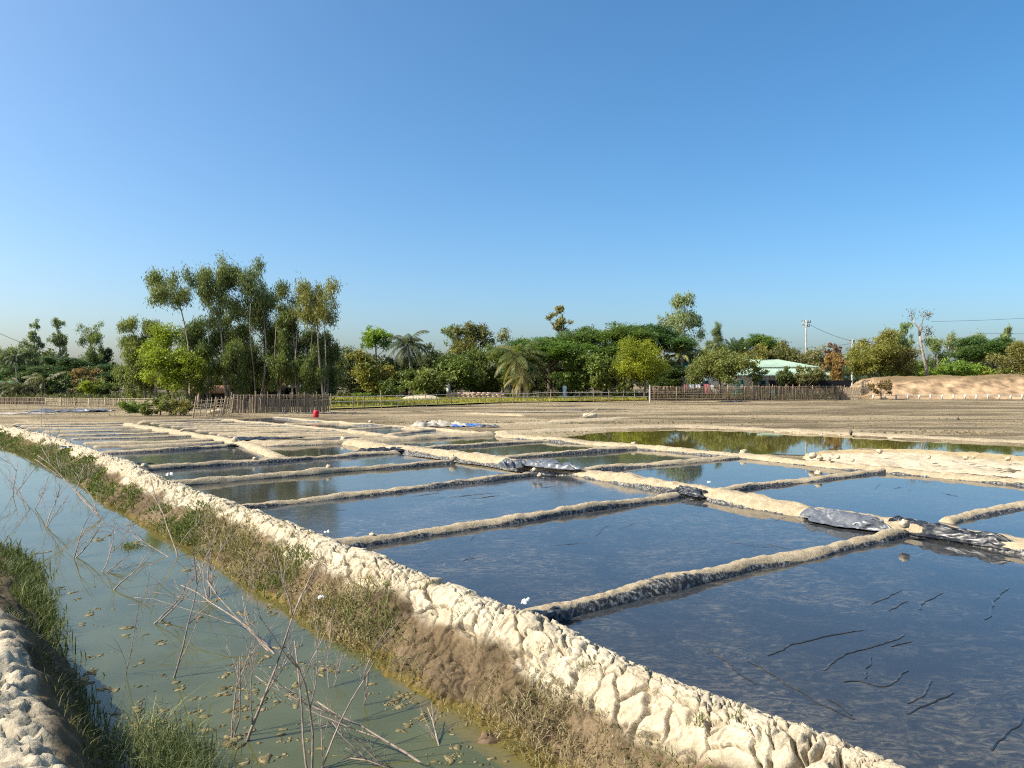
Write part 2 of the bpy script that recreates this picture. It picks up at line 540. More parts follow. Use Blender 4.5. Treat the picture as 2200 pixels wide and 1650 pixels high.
prof = smooth_line(np.array([(-.50, -.12), (-.40, .0), (-.28, .14), (-.13, .27), (0, .305), (.12, .285), (.24, .20), (.38, .08), (.54, -.04), (.70, -.14), (.84, -.23), (1.05, -.42)]), 2)
pr, pl = resample(prof, .0095)
pt = np.gradient(pr, axis=0); pt /= np.linalg.norm(pt, axis=1)[:, None]
pn = np.stack([-pt[:, 1], pt[:, 0]], 1)
ss = dike_rows(3.0, crest_s[-1] - .5, .0068, .0017)
cp, cn = frame(ss)
SS, LL = np.meshgrid(ss, pl, indexing='ij')
NU, NV = SS.shape
sx = SS.ravel(); lx = LL.ravel()
qv = np.tile(pr[:, 0], NU); zv = np.tile(pr[:, 1], NU)
wx = .26 * fbm(sx * 2.2, lx * 2.2, 21, 4, .6); wy = .22 * fbm(sx * 2.2, lx * 2.2, 31, 4, .6)
f1, e1, id1 = voronoi((sx + wx + .45 * lx) / .21, (lx + wy) / .26, 5)
fm, em, idm = voronoi((sx + wx * .9 + .3 * lx) / .095, (lx + wy * .9) / .12, 13)
f1b, e2, id2 = voronoi((sx + wx * .7 + .2 * lx) / .05, (lx + wy * .6) / .06, 9)
e1 *= .235; em *= .107; e2 *= .055
edge_noise = fbm(sx * 1.3, lx * 2.0, 77, 4)
crust = sstep(.42, .30, qv + .20 * edge_noise) * sstep(-.36, -.2, qv)
cwid = .0045 + .013 * np.clip(.45 + 1.6 * vnoise(sx * 3, lx * 3, 41), .05, 1)
keep = np.clip(.9 + 1.0 * vnoise(sx * 2.3, lx * 2.3, 43), .0, 1)
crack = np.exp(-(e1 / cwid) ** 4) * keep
crackm = np.exp(-(em / (.003 + .006 * np.clip(.4 + 1.8 * vnoise(sx * 4, lx * 4, 46), 0, 1))) ** 2) * np.clip(.55 + 2.2 * vnoise(sx * 2.7, lx * 2.7, 45), 0, 1)
crack2 = np.exp(-(e2 / .004) ** 2) * np.clip(1.6 * vnoise(sx * 4, lx * 4, 47) + .2, 0, 1)
rg = np.abs(fbm(sx * 5 + wx * 8, lx * 7, 57, 4))
disp = (.070 * fbm(sx * 1.1, lx * 1.4, 51, 3) + .016 * fbm(sx * 7, lx * 7, 55, 5, .65)
        + crust * (.004 * (1 - np.clip(f1, 0, 1) ** 2) + .024 * (id1 - .5) + .012 * (idm - .5) + .004 * (id2 - .5) - .105 * crack - .05 * crackm - .010 * crack2 - .016 * (.25 - rg))
        + (1 - crust) * (.095 * fbm(sx * 4, lx * 4, 61, 4, .5) + .02 * (idm - .5) - .03 * crack - .035 * crackm))
disp *= sstep(-.5, -.38, qv) * .9 + .1
nq = np.tile(pn[:, 0], NU); nz = np.tile(pn[:, 1], NU)
q2 = qv + disp * nq; z2 = zv + disp * nz
Vd = np.stack([np.repeat(cp[:, 0], NV) + q2 * np.repeat(cn[:, 0], NV), np.repeat(cp[:, 1], NV) + q2 * np.repeat(cn[:, 1], NV), z2], 1)
white = np.array([.475, .42, .315]); tanc = np.array([.40, .315, .20]); brown = np.array([.135, .10, .06]); dark = np.array([.12, .088, .05]); olive = np.array([.15, .115, .03])
cc = white[None] * (.86 + .28 * id1[:, None] * .6 + .1 * id2[:, None])
mx = np.clip(.25 + .9 * fbm(sx * 2.2, lx * 3, 71, 4), 0, 1)[:, None]
cc = cc * (1 - mx * .55) + tanc * mx * .55
low = brown[None] * (1 + .9 * fbm(sx * 3, lx * 3, 81, 4))[:, None]
dm = sstep(.0, .35, fbm(sx * 2, lx * 2.5, 85, 4))[:, None]
low = low * (1 - dm * .6) + dark * dm * .6
wet = sstep(-.13, -.21, z2)[:, None]
low = low * (1 - wet) + olive * wet
cr = crust[:, None]
cc = cc * cr + low * (1 - cr)
cc *= (1 - .25 * crack * crust)[:, None]  # shade inside the cracks painted into the crust colour
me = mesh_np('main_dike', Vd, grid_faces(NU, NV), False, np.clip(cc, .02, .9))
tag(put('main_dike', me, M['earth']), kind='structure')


def dike_point(s, q):
    """position on the dike slope (undisplaced profile)"""
    p, n = frame(s)
    z = np.interp(q, pr[:, 0], pr[:, 1])
    return np.stack([p[:, 0] + q * n[:, 0], p[:, 1] + q * n[:, 1], z], 1)


# left bank the photographer stands on
lprof = smooth_line(np.array([(2.40, -.5), (2.70, -.30), (2.88, -.20), (2.98, -.04), (3.10, .14), (3.22, .32), (3.36, .42), (3.6, .46), (4.4, .48), (5.4, .42), (6.4, .1), (6.8, -.2)]), 2)
lr, ll = resample(lprof, .025)
lt = np.gradient(lr, axis=0); lt /= np.linalg.norm(lt, axis=1)[:, None]
ln = np.stack([-lt[:, 1], lt[:, 0]], 1) * 1.0
ls = dike_rows(.5, crest_s[-1] - .5, .016, .004)
lp, lnn = frame(ls)
SS, LL = np.meshgrid(ls, ll, indexing='ij'); NU, NV = SS.shape
sx = SS.ravel(); lx = LL.ravel(); qv = np.tile(lr[:, 0], NU); zv = np.tile(lr[:, 1], NU)
wx = .10 * fbm(sx * 4, lx * 4, 121, 3); wy = .10 * fbm(sx * 4, lx * 4, 131, 3)
f1, e1, id1 = voronoi((sx + wx * 2) / .15, (lx + wy * 2) / .15, 15)
low_ = .35 + .65 * sstep(15.5, 11.5, sx)
zv = np.where(zv > -.2, -.2 + (zv + .2) * low_, zv)
top = sstep(3.22, 3.34, qv + .15 * fbm(sx * 2, lx * 2, 140, 3)) * sstep(13.5, 11.2, sx)
disp = .10 * fbm(sx * 1.3, lx * 1.3, 151, 4) + .05 * fbm(sx * 7, lx * 7, 155, 3) + top * (.045 * fbm(sx * 12, lx * 12, 157, 4, .6) + .015 * (id1 - .5) - .05 * np.exp(-(e1 * .17 / .012) ** 2))
camd = np.hypot(np.repeat(lp[:, 0], NV) + qv * np.repeat(lnn[:, 0], NV), np.repeat(lp[:, 1], NV) + qv * np.repeat(lnn[:, 1], NV))
q2 = qv - disp * np.tile(np.abs(ln[:, 0]), NU) * 1.0; z2 = zv + disp * np.tile(np.abs(ln[:, 1]), NU)
Vl = np.stack([np.repeat(lp[:, 0], NV) + q2 * np.repeat(lnn[:, 0], NV), np.repeat(lp[:, 1], NV) + q2 * np.repeat(lnn[:, 1], NV), z2], 1)
lowc = np.array([.10, .078, .048])[None] * (1 + .8 * fbm(sx * 3, lx * 3, 160, 4))[:, None]
cc = (white * .85)[None] * (.8 + .4 * id1[:, None]) * top[:, None] + lowc * (1 - top[:, None])
me = mesh_np('near_bank', Vl, grid_faces(NU, NV), False, np.clip(cc, .02, .9))
tag(put('near_bank', me, M['earth']), kind='structure')


def bank_point(s, q):
    p, n = frame(s)
    z = np.interp(q, lr[:, 0], lr[:, 1])
    z = np.where(z > -.2, -.2 + (z + .2) * (.35 + .65 * sstep(15.5, 11.5, s)), z)
    return np.stack([p[:, 0] + q * n[:, 0], p[:, 1] + q * n[:, 1], z], 1)


# ditch water
ws = np.linspace(.5, crest_s[-1] - .5, 400); wq = np.linspace(.45, 3.25, 60)
wp, wnn = frame(ws)
WQ = np.tile(wq, len(ws))
Vw = np.stack([np.repeat(wp[:, 0], 60) + WQ * np.repeat(wnn[:, 0], 60), np.repeat(wp[:, 1], 60) + WQ * np.repeat(wnn[:, 1], 60), np.full(len(WQ), -.2)], 1)
shal = np.maximum(sstep(1.12, .78, WQ + .25 * fbm(np.repeat(ws, 60) * .9, WQ * .9, 170)), .6 * sstep(2.62, 2.86, WQ))
me = mesh_np('ditch_water', Vw, grid_faces(len(ws), 60), True, attrs={'shallow': shal})
tag(put('ditch_water', me, M['ditch_water']), kind='structure')


# bunds
def bund(pts, hw, h, cover, seed, side=0, name='mud_bund', step_k=.0035, smooth_it=2, mat='bund'):
    line = smooth_line(np.array(pts)[:, :2], smooth_it)
    fine, u = resample(line, .03)
    sel = [0]; acc = 0
    for i in range(1, len(fine)):
        acc += u[i] - u[i - 1]
        if acc >= np.clip(step_k * math.hypot(*fine[i]), .025, .2):
            sel.append(i); acc = 0
    if sel[-1] != len(fine) - 1: sel.append(len(fine) - 1)
    p = fine[sel]; u = u[sel]
    tg = np.gradient(p, axis=0); tg /= np.linalg.norm(tg, axis=1)[:, None]
    nn = np.stack([-tg[:, 1], tg[:, 0]], 1)
    a = np.linspace(-1, 1, 23)
    zz = (1 - np.abs(a) ** 2.6) ** .9
    N = len(p); K = len(a)
    uu = np.repeat(u, K); aa = np.tile(a, N)
    wob = 1 + .55 * fbm(u * .9, u * 0, seed, 4)
    sag = 1 + .5 * fbm(u * .8 + 40, u * 0, seed + 3, 4)
    off = .09 * fbm(u * .6, u * 0, seed + 7, 4)
    qd = aa * np.repeat(hw * wob, K) + np.repeat(off, K)
    zr = np.tile(zz, N)
    tp_ = np.repeat(sstep(0, .28, u) * sstep(0, .28, u[-1] - u), K)
    z = -.05 - .12 * (1 - tp_) + tp_ * zr * np.repeat(h * sag + .05, K) + (.040 * fbm(uu * 4, qd * 5, seed + 11, 4) + .022 * fbm(uu * 16, qd * 16, seed + 15, 3)) * (.3 + zr) * min(1, h / .18) * tp_
    V = np.stack([np.repeat(p[:, 0], K) + qd * np.repeat(nn[:, 0], K), np.repeat(p[:, 1], K) + qd * np.repeat(nn[:, 1], K), z], 1)
    cov = cover + .6 * fbm(uu * .5, aa * 0, seed + 19, 4)
    lin = .5 + (cov - zr) * 1.6
    if side: lin = np.where(aa * side > -.15, lin, lin - .8)
    me = mesh_np(name, V, grid_faces(N, K), True, attrs={'liner': lin})
    return tag(put(name, me, M[mat]), kind='structure')


for k, w in T_w.items():
    w = [ext(w[1], w[0], .3)] + list(w) + [ext(w[-2], w[-1], .3)]
    bund(w, .165 if k < 5 else .19, .105 if k < 6 else .095, .72 if k in (1, 2, 3, 10, 11) else .62, 200 + k * 9)
bund(C_w, .35, .165, .34, 310)
bund(R_w, .29, .13, .50, 320)
bund(L2_w, .28, .12, .30, 330)
bund(L4_w, .25, .10, .55, 340)
bund(L5_w, .25, .10, .60, 350)
bund(T6r_w, .42, .13, .22, 360)
far_lines = [[(165, 951), (320, 948), (471, 942)], [(111, 935), (250, 932), (391, 927)], [(48, 919), (190, 918), (322, 915)], [(20, 910), (150, 909), (275, 907)],
             [(477, 936), (640, 934), (826, 931)], [(436, 929), (560, 927), (752, 923)], [(379, 920), (500, 918), (690, 918)], [(330, 913), (450, 910), (600, 909)],
             [(290, 905), (390, 902), (490, 899)], [(740, 922), (800, 919), (860, 915)], [(830, 932), (900, 925), (965, 920)], [(600, 910), (690, 908), (770, 908)],
             [(34, 914.5), (170, 914), (298, 911.5)], [(80, 926.5), (220, 925), (356, 921)], [(140, 942), (285, 939), (430, 934.5)], [(185, 958.5), (330, 955), (495, 946.5)],
             [(312, 908), (420, 906.5), (520, 904)], [(355, 916), (470, 914), (640, 913)], [(408, 924.5), (530, 922.5), (720, 920.5)], [(455, 932.5), (600, 930.5), (790, 927)], [(500, 941), (660, 939), (850, 935)]]
for i, l in enumerate(far_lines):
    bund(Pw(l, .05), .19, .065, .5, 400 + i * 7)
pond_rim = Pw([(1065, 928), (1300, 917), (1480, 913), (1600, 917), (1760, 926), (2200, 946)], .1); pond_rim.append(ext(pond_rim[-2], pond_rim[-1], 12))
bund(pond_rim, .7, .11, .02, 520)
plain_lines = [[(706, 894), (790, 892), (870, 885), (1000, 876), (1390, 867)], [(1000, 888), (1080, 890), (1135, 893)], [(1180, 906), (1260, 902), (1345, 897)],
               [(1340, 884), (1500, 880), (1700, 889), (1900, 891), (2250, 888)], [(1390, 869), (1600, 871), (1900, 870), (2250, 872)],
               [(870, 921), (1000, 912), (1180, 908), (1330, 899)], [(0, 893), (150, 896), (290, 899)], [(1250, 905), (1500, 899), (1800, 903), (2250, 910)],
               [(1500, 885), (1750, 879), (2000, 880), (2300, 884)], [(1150, 876), (1400, 874), (1700, 880)]]
for i, l in enumerate(plain_lines):
    bund(Pw(l, .05), .45 + .1 * (i % 3), (.10 if i in (1, 2, 5) else .05), -.2, 560 + i * 7, step_k=.004, mat='bund' if i in (1, 2, 5) else 'mud_flat')

# pale dry salt mound between pond and right bund
nA, nB = 140, 40
topl = resample(smooth_line(np.array([P(x, y, 0) for x, y in [(1715, 985), (1760, 975), (1850, 965), (2000, 968), (2200, 982), (2700, 1016)]]), 2), .1)[0]
botl = resample(smooth_line(np.array([P(x, y, 0) for x, y in [(1725, 990), (1780, 997), (1905, 1010), (2050, 1022), (2200, 1036), (2600, 1072)]]), 2), .1)[0]
ti = np.linspace(0, 1, nA); va = np.linspace(0, 1, nB)
tl = np.stack([np.interp(ti, np.linspace(0, 1, len(topl)), topl[:, k]) for k in (0, 1)], 1)
bl = np.stack([np.interp(ti, np.linspace(0, 1, len(botl)), botl[:, k]) for k in (0, 1)], 1)
XY = tl[:, None, :] * (1 - va[None, :, None]) + bl[:, None, :] * va[None, :, None]
gx = XY[..., 0].ravel(); gy = XY[..., 1].ravel()
vv = np.tile(va, nA); uu = np.repeat(ti, nB)
f1, e1, id1 = voronoi(gx / .4, gy / .4, 66)
shp = sstep(0, .14, vv) * sstep(1.0, .8, vv) * sstep(0, .05, uu)
zz = -.06 + shp * (.12 + .05 * sstep(.35, .05, vv)) + shp * (.06 * fbm(gx * 1.2, gy * 1.2, 600, 4) + .05 * (id1 - .5) * sstep(.2, .4, vv) - .03 * np.exp(-(e1 / .06) ** 2))
cm = np.clip(sstep(.22, .42, vv + .2 * fbm(gx, gy, 610, 3)), 0, 1)[:, None]
cc = np.array([.44, .345, .20])[None] * (1 - cm) + np.array([.53, .455, .33])[None] * cm
cc = cc * (1 + .35 * fbm(gx * 2, gy * 2, 615, 4))[:, None]
me = mesh_np('salt_mound', np.stack([gx, gy, zz], 1), grid_faces(nA, nB)[:, ::-1], True, np.clip(cc, .05, .85))
tag(put('salt_mound', me, M['earth']), kind='structure')

# pans: one sheet of brine each
def pan(corners, mat, i):
    V = np.array([[c[0], c[1], 0.0] for c in corners])
    z = .0 + .004 * (i % 3)
    V[:, 2] = z
    me = mesh_np('salt_pan_water', V, [np.arange(len(V))[None, :]])
    o = put('salt_pan_water', me, M[mat])
    return tag(o, kind='structure')

t_ = lambda k, i: T_w[k][i]
C_ = lambda x, y: P(x, y, ZB)
panA = pan([mS, t_(1, 0), t_(1, -1), C_(1950, 1122), C_w[-2], C_end], 'brine_near', 0)
panB = pan([t_(1, 0), t_(2, 0), t_(2, -1), C_(1700, 1085), t_(1, -1)], 'brine_near', 1)
panC = pan([t_(2, 0), t_(3, 0), t_(3, -1), C_(1280, 1014), t_(2, -1)], 'brine_silty', 2)
panD = pan([t_(3, 0), t_(4, 0), t_(4, -1), t_(3, -1)], 'brine_dim', 0)
panE = pan([t_(4, 0), t_(5, 0), t_(5, -1), t_(4, -1)], 'brine_silty', 1)
panF = pan([t_(5, 0), t_(6, 0), t_(6, -1), C_(605, 980)], 'brine_silty', 2)
panF2 = pan([C_(605, 980), C_(522, 946), C_(738, 946), t_(5, -1)], 'brine_dim', 0)
pan([t_(6, 0), C_(165, 950), C_(120, 935), C_(60, 918), C_(25, 906), C_(270, 908), C_(391, 926), C_(500, 951)], 'brine_far', 1)
pan([C_(522, 946), C_(391, 926), C_(270, 908), C_(480, 898), C_(639, 913), C_(752, 923), C_(870, 938), C_(738, 946)], 'brine_far', 2)
pan([C_(480, 898), C_(589, 893), C_(720, 904), C_(850, 913), C_(1065, 929), C_(870, 938), C_(752, 923), C_(639, 913)], 'brine_silty', 0)
pan([C_(745, 947), C_(880, 961), C_(1182, 941), C_(1065, 929)], 'brine_dim', 1)
pan([C_(880, 961), C_(1040, 979), C_(1360, 957), C_(1182, 941)], 'brine_dim', 2)
panJ3 = pan([C_(1040, 982), C_(1100, 991), C_(1240, 1008), C_(1240, 1004), C_(1595, 975), C_(1360, 957)], 'brine_dim', 0)
panJ4 = pan([C_(1240, 1007), C_(1280, 1014), C_(1440, 1040), C_(1545, 1058), C_(1545, 1043), C_(1905, 1004), C_(1595, 975)], 'brine_clear', 1)
panJ5 = pan([C_(1545, 1050), C_(1700, 1085), C_(1950, 1122), C_(2060, 1140), C_(2040, 1106), T_w[11][-1], R_w[-2], C_(1905, 1004)], 'brine_clear', 2)
panJ6 = pan([C_(2040, 1106), C_(2060, 1140), C_w[-2], C_end, R_end, R_w[-2], T_w[11][-1]], 'brine_clear', 0)
V = np.array(POND_w); V[:, 2] = -.01
tag(put('pond_water', mesh_np('pond_water', V, [np.arange(len(V))[None, :]]), M['pond_olive']), kind='structure')

# folds of the plastic floor standing out of the brine
def fold(px, parent, h=.0038, w=.009):
    line = resample(smooth_line(np.array([P(x, y, 0) for x, y in px])[:, :2], 2), .02)[0]
    n = len(line)
    if n < 4: return
    u = np.linspace(0, 1, n)
    env = np.sin(np.pi * u) ** .5
    sd = hash(px[0]) % 97
    tg = np.gradient(line, axis=0); tg /= np.linalg.norm(tg, axis=1)[:, None]
    nn = np.stack([-tg[:, 1], tg[:, 0]], 1)
    line = line + nn * (.03 * fbm(u * n * .02 * 6, u * 0, sd, 3))[:, None]
    env = env * (1 + .9 * fbm(u * n * .02 * 9, u * 0, sd + 4, 3))
    a = np.array([-1, -.45, 0, .4, 1.0]); zz = np.array([-.25, .45, 1, .5, -.25])
    V = np.stack([np.repeat(line[:, 0], 5) + np.tile(a, n) * w * np.repeat(nn[:, 0], 5), np.repeat(line[:, 1], 5) + np.tile(a, n) * w * np.repeat(nn[:, 1], 5),
                  .0045 + np.tile(zz, n) * h * np.repeat(np.clip(env, .05, 2), 5)], 1)
    put('liner_fold', mesh_np('liner_fold', V, grid_faces(n, 5), True), parent.data.materials[0], parent)

for f in [[(1647, 1408), (1720, 1379), (1790, 1364), (1855, 1354)], [(1771, 1441), (1818, 1405), (1880, 1390), (1942, 1365)], [(1855, 1459), (1862, 1436), (1873, 1412)],
          [(1811, 1465), (1847, 1463), (1902, 1481), (1925, 1460), (1953, 1441)], [(1942, 1532), (2000, 1510), (2047, 1488)], [(1945, 1510), (1985, 1492), (1998, 1462)],
          [(1524, 1390), (1570, 1432), (1625, 1470)], [(1611, 1419), (1690, 1470), (1785, 1525), (1836, 1546)], [(2120, 1332), (2142, 1281), (2167, 1263)],
          [(2127, 1612), (2145, 1590), (2200, 1546)], [(1776, 1502), (1810, 1520), (1832, 1538)], [(1872, 1298), (1905, 1284), (1940, 1268)], [(1910, 1312), (1950, 1292)],
          [(1915, 1390), (1960, 1378)], [(1978, 1310), (1985, 1296), (2025, 1274)]]:
    fold(f, panA)
for f in [[(1329, 1138), (1367, 1124)], [(1562, 1165), (1610, 1172), (1668, 1181)], [(1640, 1168), (1700, 1182)], [(1280, 1155), (1292, 1140), (1310, 1128)], [(1010, 1162), (1020, 1150)],
          [(1190, 1172), (1260, 1168)], [(985, 1208), (1040, 1196)], [(1500, 1100), (1506, 1112)], [(1650, 1125), (1690, 1110)]]:
    fold(f, panB, .005, .012)
for f in [[(880, 1068), (956, 1059)], [(938, 1072), (1000, 1066), (1073, 1059)], [(1010, 1074), (1085, 1064)], [(712, 1098), (750, 1096)], [(1150, 1050), (1200, 1045)]]:
    fold(f, panC, .012, .018)
for f in [[(1877, 1055), (1885, 1045), (1895, 1038)], [(1915, 1052), (1940, 1048)], [(1955, 1056), (1950, 1048)], [(2020, 1060), (2060, 1068)]]:
    fold(f, panJ5, .012, .02)

# embankment on the right
eb_foot = smooth_line(np.array([P(x, y, .05)[:2] for x, y in [(1800, 857), (1880, 857), (1960, 857), (2200, 857), (2700, 857)]]), 2)
ef, eu = resample(eb_foot, .18)
tg = np.gradient(ef, axis=0); tg /= np.linalg.norm(tg, axis=1)[:, None]; en = np.stack([-tg[:, 1], tg[:, 0]], 1)
en = np.tile(np.array([[.1, .995]]), (len(ef), 1))
ea = np.array([-.6, 0, .8, 1.8, 2.8, 3.6, 4.4, 5.2, 6.2, 9, 11, 14]); ez = np.array([-.15, .1, .45, 1.1, 1.7, 2.15, 2.45, 2.55, 2.6, 2.5, 1.2, 0])
e2 = resample(np.stack([ea, ez], 1), .14)[0]; ea, ez = e2[:, 0], e2[:, 1]
n, k = len(ef), len(ea)
rise = np.repeat(sstep(1.5, 7, eu), k)
ux = np.repeat(eu, k); az = np.tile(ea, n)
z = np.tile(ez, n) * (.06 + .94 * rise) * (1 + .12 * fbm(ux * .1, az * 0, 700, 3)) + (.24 * fbm(ux * .3, az * .6, 705, 4) + .22 * fbm(ux * .45 + .3 * az, az * .6, 707, 5, .55) + .10 * fbm(ux * 2.6, az * 2.6, 709, 3)) * sstep(.2, 1.5, np.tile(ez, n))
V = np.stack([np.repeat(ef[:, 0], k) + az * np.repeat(en[:, 0], k), np.repeat(ef[:, 1], k) + az * np.repeat(en[:, 1], k), z], 1)
hi = sstep(1.9, 2.35, z + .5 * fbm(ux * .4, az * .5, 710, 3))[:, None]
cc = np.array([.42, .295, .18])[None] * (.92 + .8 * fbm(ux * .9, az * 1.6, 715, 5, .65))[:, None] * (1 - hi) + np.array([.20, .145, .08])[None] * hi
me = mesh_np('embankment', V, grid_faces(n, k)[:, ::-1], True, np.clip(cc, .03, .8))
tag(put('embankment', me, M['earth']), kind='structure')

# ------------------------------------------------------------------ trees
def unit(v):
    return v / (np.linalg.norm(v, axis=-1, keepdims=True) + 1e-9)


def leaf_quads(c, axis, L, W, col, rng, flat=0.0):
    n = len(c)
    ax = unit(axis)
    r = rng.normal(size=(n, 3))
    if flat > 0:
        r = r * (1 - flat) ; side = np.cross(ax, np.array([0, 0, 1.0]) + r * .8)
    else:
        side = np.cross(ax, r)
    side = unit(side)
    l = (L * rng.uniform(.65, 1.35, n))[:, None]; w = (W * rng.uniform(.7, 1.3, n))[:, None]
    bend = unit(np.cross(ax, side)) * l * .12
    V = np.stack([c - ax * l * .5, c - side * w * .5 + bend, c + ax * l * .5, c + side * w * .5 + bend], 1).reshape(-1, 3)
    F = np.arange(4 * n).reshape(-1, 4)
    return V, F, np.repeat(col, 4, 0)


KIND = {   # leaf length, width, droop, flatness, spread, density, lobe size, colours (a, b), bark
    'euc':   (.23, .055, 1.5, 0., (.26, .26, .40), 2.0, .25, (.085, .115, .055), (.17, .19, .085), 'bark_pale'),
    'eucfar': (.34, .10, 1.2, 0., (.30, .30, .40), 2.0, .25, (.10, .135, .085), (.19, .22, .13), 'bark_pale'),
    'rain':  (.30, .12, .0, .65, (.50, .50, .16), 3.6, .36, (.030, .070, .012), (.085, .14, .028), 'bark_dark'),
    'broad': (.30, .12, .3, .2, (.34, .34, .28), 3.4, .36, (.050, .075, .022), (.135, .155, .050), 'bark_dark'),
    'big':   (.40, .20, .6, .2, (.36, .36, .30), 3.2, .36, (.050, .085, .022), (.15, .18, .060), 'bark_dark'),
    'fine':  (.20, .075, .2, .1, (.30, .30, .26), 3.4, .38, (.13, .18, .015), (.27, .32, .03), 'bark_dark'),
    'open':  (.32, .15, .5, .2, (.26, .26, .22), 1.6, .26, (.09, .10, .04), (.20, .19, .09), 'bark_dark'),
    'casu':  (.30, .03, .4, 0., (.20, .20, .3), 2.0, .28, (.10, .13, .07), (.16, .18, .10), 'bark_dark'),
}
SEED = [100]


def tree(name, label, cx, top, bot, hw, d, kind='broad', ca=None, cb=None, base=None, dens=1.0, group=None, shape=1.0, trunk_r=None, leaf=1.0, lean=0.0, skew=0.0):
    """crown centre column, top and bottom rows and half width measured on the photo; d the distance in metres"""
    SEED[0] += 1
    rng = np.random.default_rng(SEED[0])
    L, W, droop, flat, spr, kd, ls, A, B, bark = KIND[kind]
    L *= leaf; W *= leaf
    A = np.array(ca or A) * np.array([1.15, 1.25, .95]); B = np.array(cb or B) * np.array([1.6, 1.58, 1.15])
    if kind == 'fine':
        A = A * np.array([.88, .80, 1]); B = B * np.array([.85, .80, 1])
    sc = d / FPX
    rx = hw * (1.16 if kind.startswith('euc') else 1.36) * sc; rz = (bot - top) * (.62 if kind == 'rain' else .55) * sc
    bx = cx if base is None else base
    root_p = np.array([(bx - CXP) * sc, d, 0.02])
    cen = np.array([(cx - CXP) * sc, d + rng.uniform(-.3, .3), CAM_H + (HOR - (top + bot) * .5) * sc]) - root_p
    ry = rx * rng.uniform(.85, 1.1)
    R = np.array([rx, ry, rz])
    # lobes inside the envelope
    asp = max(rz / rx, rx / rz)
    nl = int(np.clip(7 * asp + 7, 12, 26)) if not kind.startswith('euc') else int(np.clip(9 * asp + 8, 14, 34))
    lc = unit(rng.normal(size=(nl, 3))) * (rng.uniform(.02, 1, nl) ** .36)[:, None]
    if kind == 'rain': lc[:, 2] = np.abs(lc[:, 2]) * 1.1 - .35
    if shape < 1: lc[:, :2] *= (1 - (1 - shape) * np.clip(lc[:, 2:3], 0, 1) * 1.3)       # narrower to the top
    if shape > 1: lc[:, :2] *= (1 - (shape - 1) * np.clip(-lc[:, 2:3], 0, 1))
    m = min(rx, rz)
    lr_ = rng.uniform(.55, 1.35, nl) * (ls * (rx * rx * rz) ** (1 / 3))
    lr_ = np.minimum(lr_, m * .6)
    n = int(np.clip(kd * dens * 1.8 * math.pi * rx * rz / (L * W * .5), 600, 24000))
    per = 40
    nc = max(24, n // per)
    wl = lr_ ** 2; wl /= wl.sum()
    li = rng.choice(nl, nc, p=wl)
    dirs = unit(rng.normal(size=(nc, 3)))
    rad = rng.uniform(.05, 1.0, nc) ** .55
    cl = cen + lc[li] * (R - lr_[li][:, None] * .55).clip(.05) + dirs * (rad * lr_[li])[:, None] * np.array([1, 1, .85 if kind != 'rain' else .4])
    if skew: cl[:, 0] += skew * sc * (cl[:, 2] - cen[2]) / rz
    k = rng.integers(0, nc, n)
    scale = np.clip(m / 2.6, .30, .8)
    c = cl[k] + rng.normal(size=(n, 3)) * np.array(spr) * scale
    ax = rng.normal(size=(n, 3)) * (np.array([1, 1, .35]) if flat > .4 else 1.0)
    ax[:, 2] -= droop * (1.4 if kind in ('euc', 'eucfar') else 1)
    cv = np.clip(rng.uniform(0, 1, nl)[li][k] * .4 + rng.uniform(0, 1, nc)[k] * .35 + rng.uniform(0, 1, n) * .3, 0, 1.1)
    col = A[None] * (1 - cv[:, None]) + B[None] * cv[:, None]
    col *= rng.uniform(.8, 1.2, (n, 1))
    V, F, C = leaf_quads(c, ax, L, W, col, rng, flat)
    root = empty(name, root_p, label, 'tree' if 'shrub' not in name and 'bush' not in name else 'bush', group)
    cr = put('crown', mesh_np('crown', V, F, False, np.clip(C, 0.005, .6)), M['leaf'], root)
    cr['kind'] = 'stuff'
    # trunk and limbs
    mb = MB()
    r0 = trunk_r or np.clip(.022 * cen[2] + .04, .05, .38)
    zt = max(.4, cen[2] + rz * .45)
    tt = np.linspace(0, 1, 9)
    bow = rng.normal(size=2) * .03 * zt
    tx = np.stack([cen[0] * tt ** 1.2 + bow[0] * np.sin(tt * np.pi) + lean * tt * (1 - tt), cen[1] * tt + bow[1] * np.sin(tt * np.pi), zt * tt - .12], 1)
    mb.tube(tx, r0 * (1 - .75 * tt), 7)
    for j in rng.choice(nc, min(nc, 22 if rx * rz > 4 else 14), replace=False):
        tgt = cl[j]
        zz = np.clip(tgt[2] - rng.uniform(.5, 1.3) * max(.5, abs(tgt[0] - cen[0])), zt * .25, zt * .95)
        u = zz / zt
        st = np.array([np.interp(u, tt, tx[:, 0]), np.interp(u, tt, tx[:, 1]), zz])
        s = np.linspace(0, 1, 5)[:, None]
        bp = st + (tgt - st) * s + np.array([0, 0, 1.0]) * np.sin(s * np.pi) * -.06 * np.linalg.norm(tgt - st) + rng.normal(size=(5, 3)) * .03
        bp[0] = st
        mb.tube(bp, np.linspace(r0 * .38 * (1 - .5 * u), .012, 5), 5)
    mb.build('trunk', M[bark], root, True)
    return root


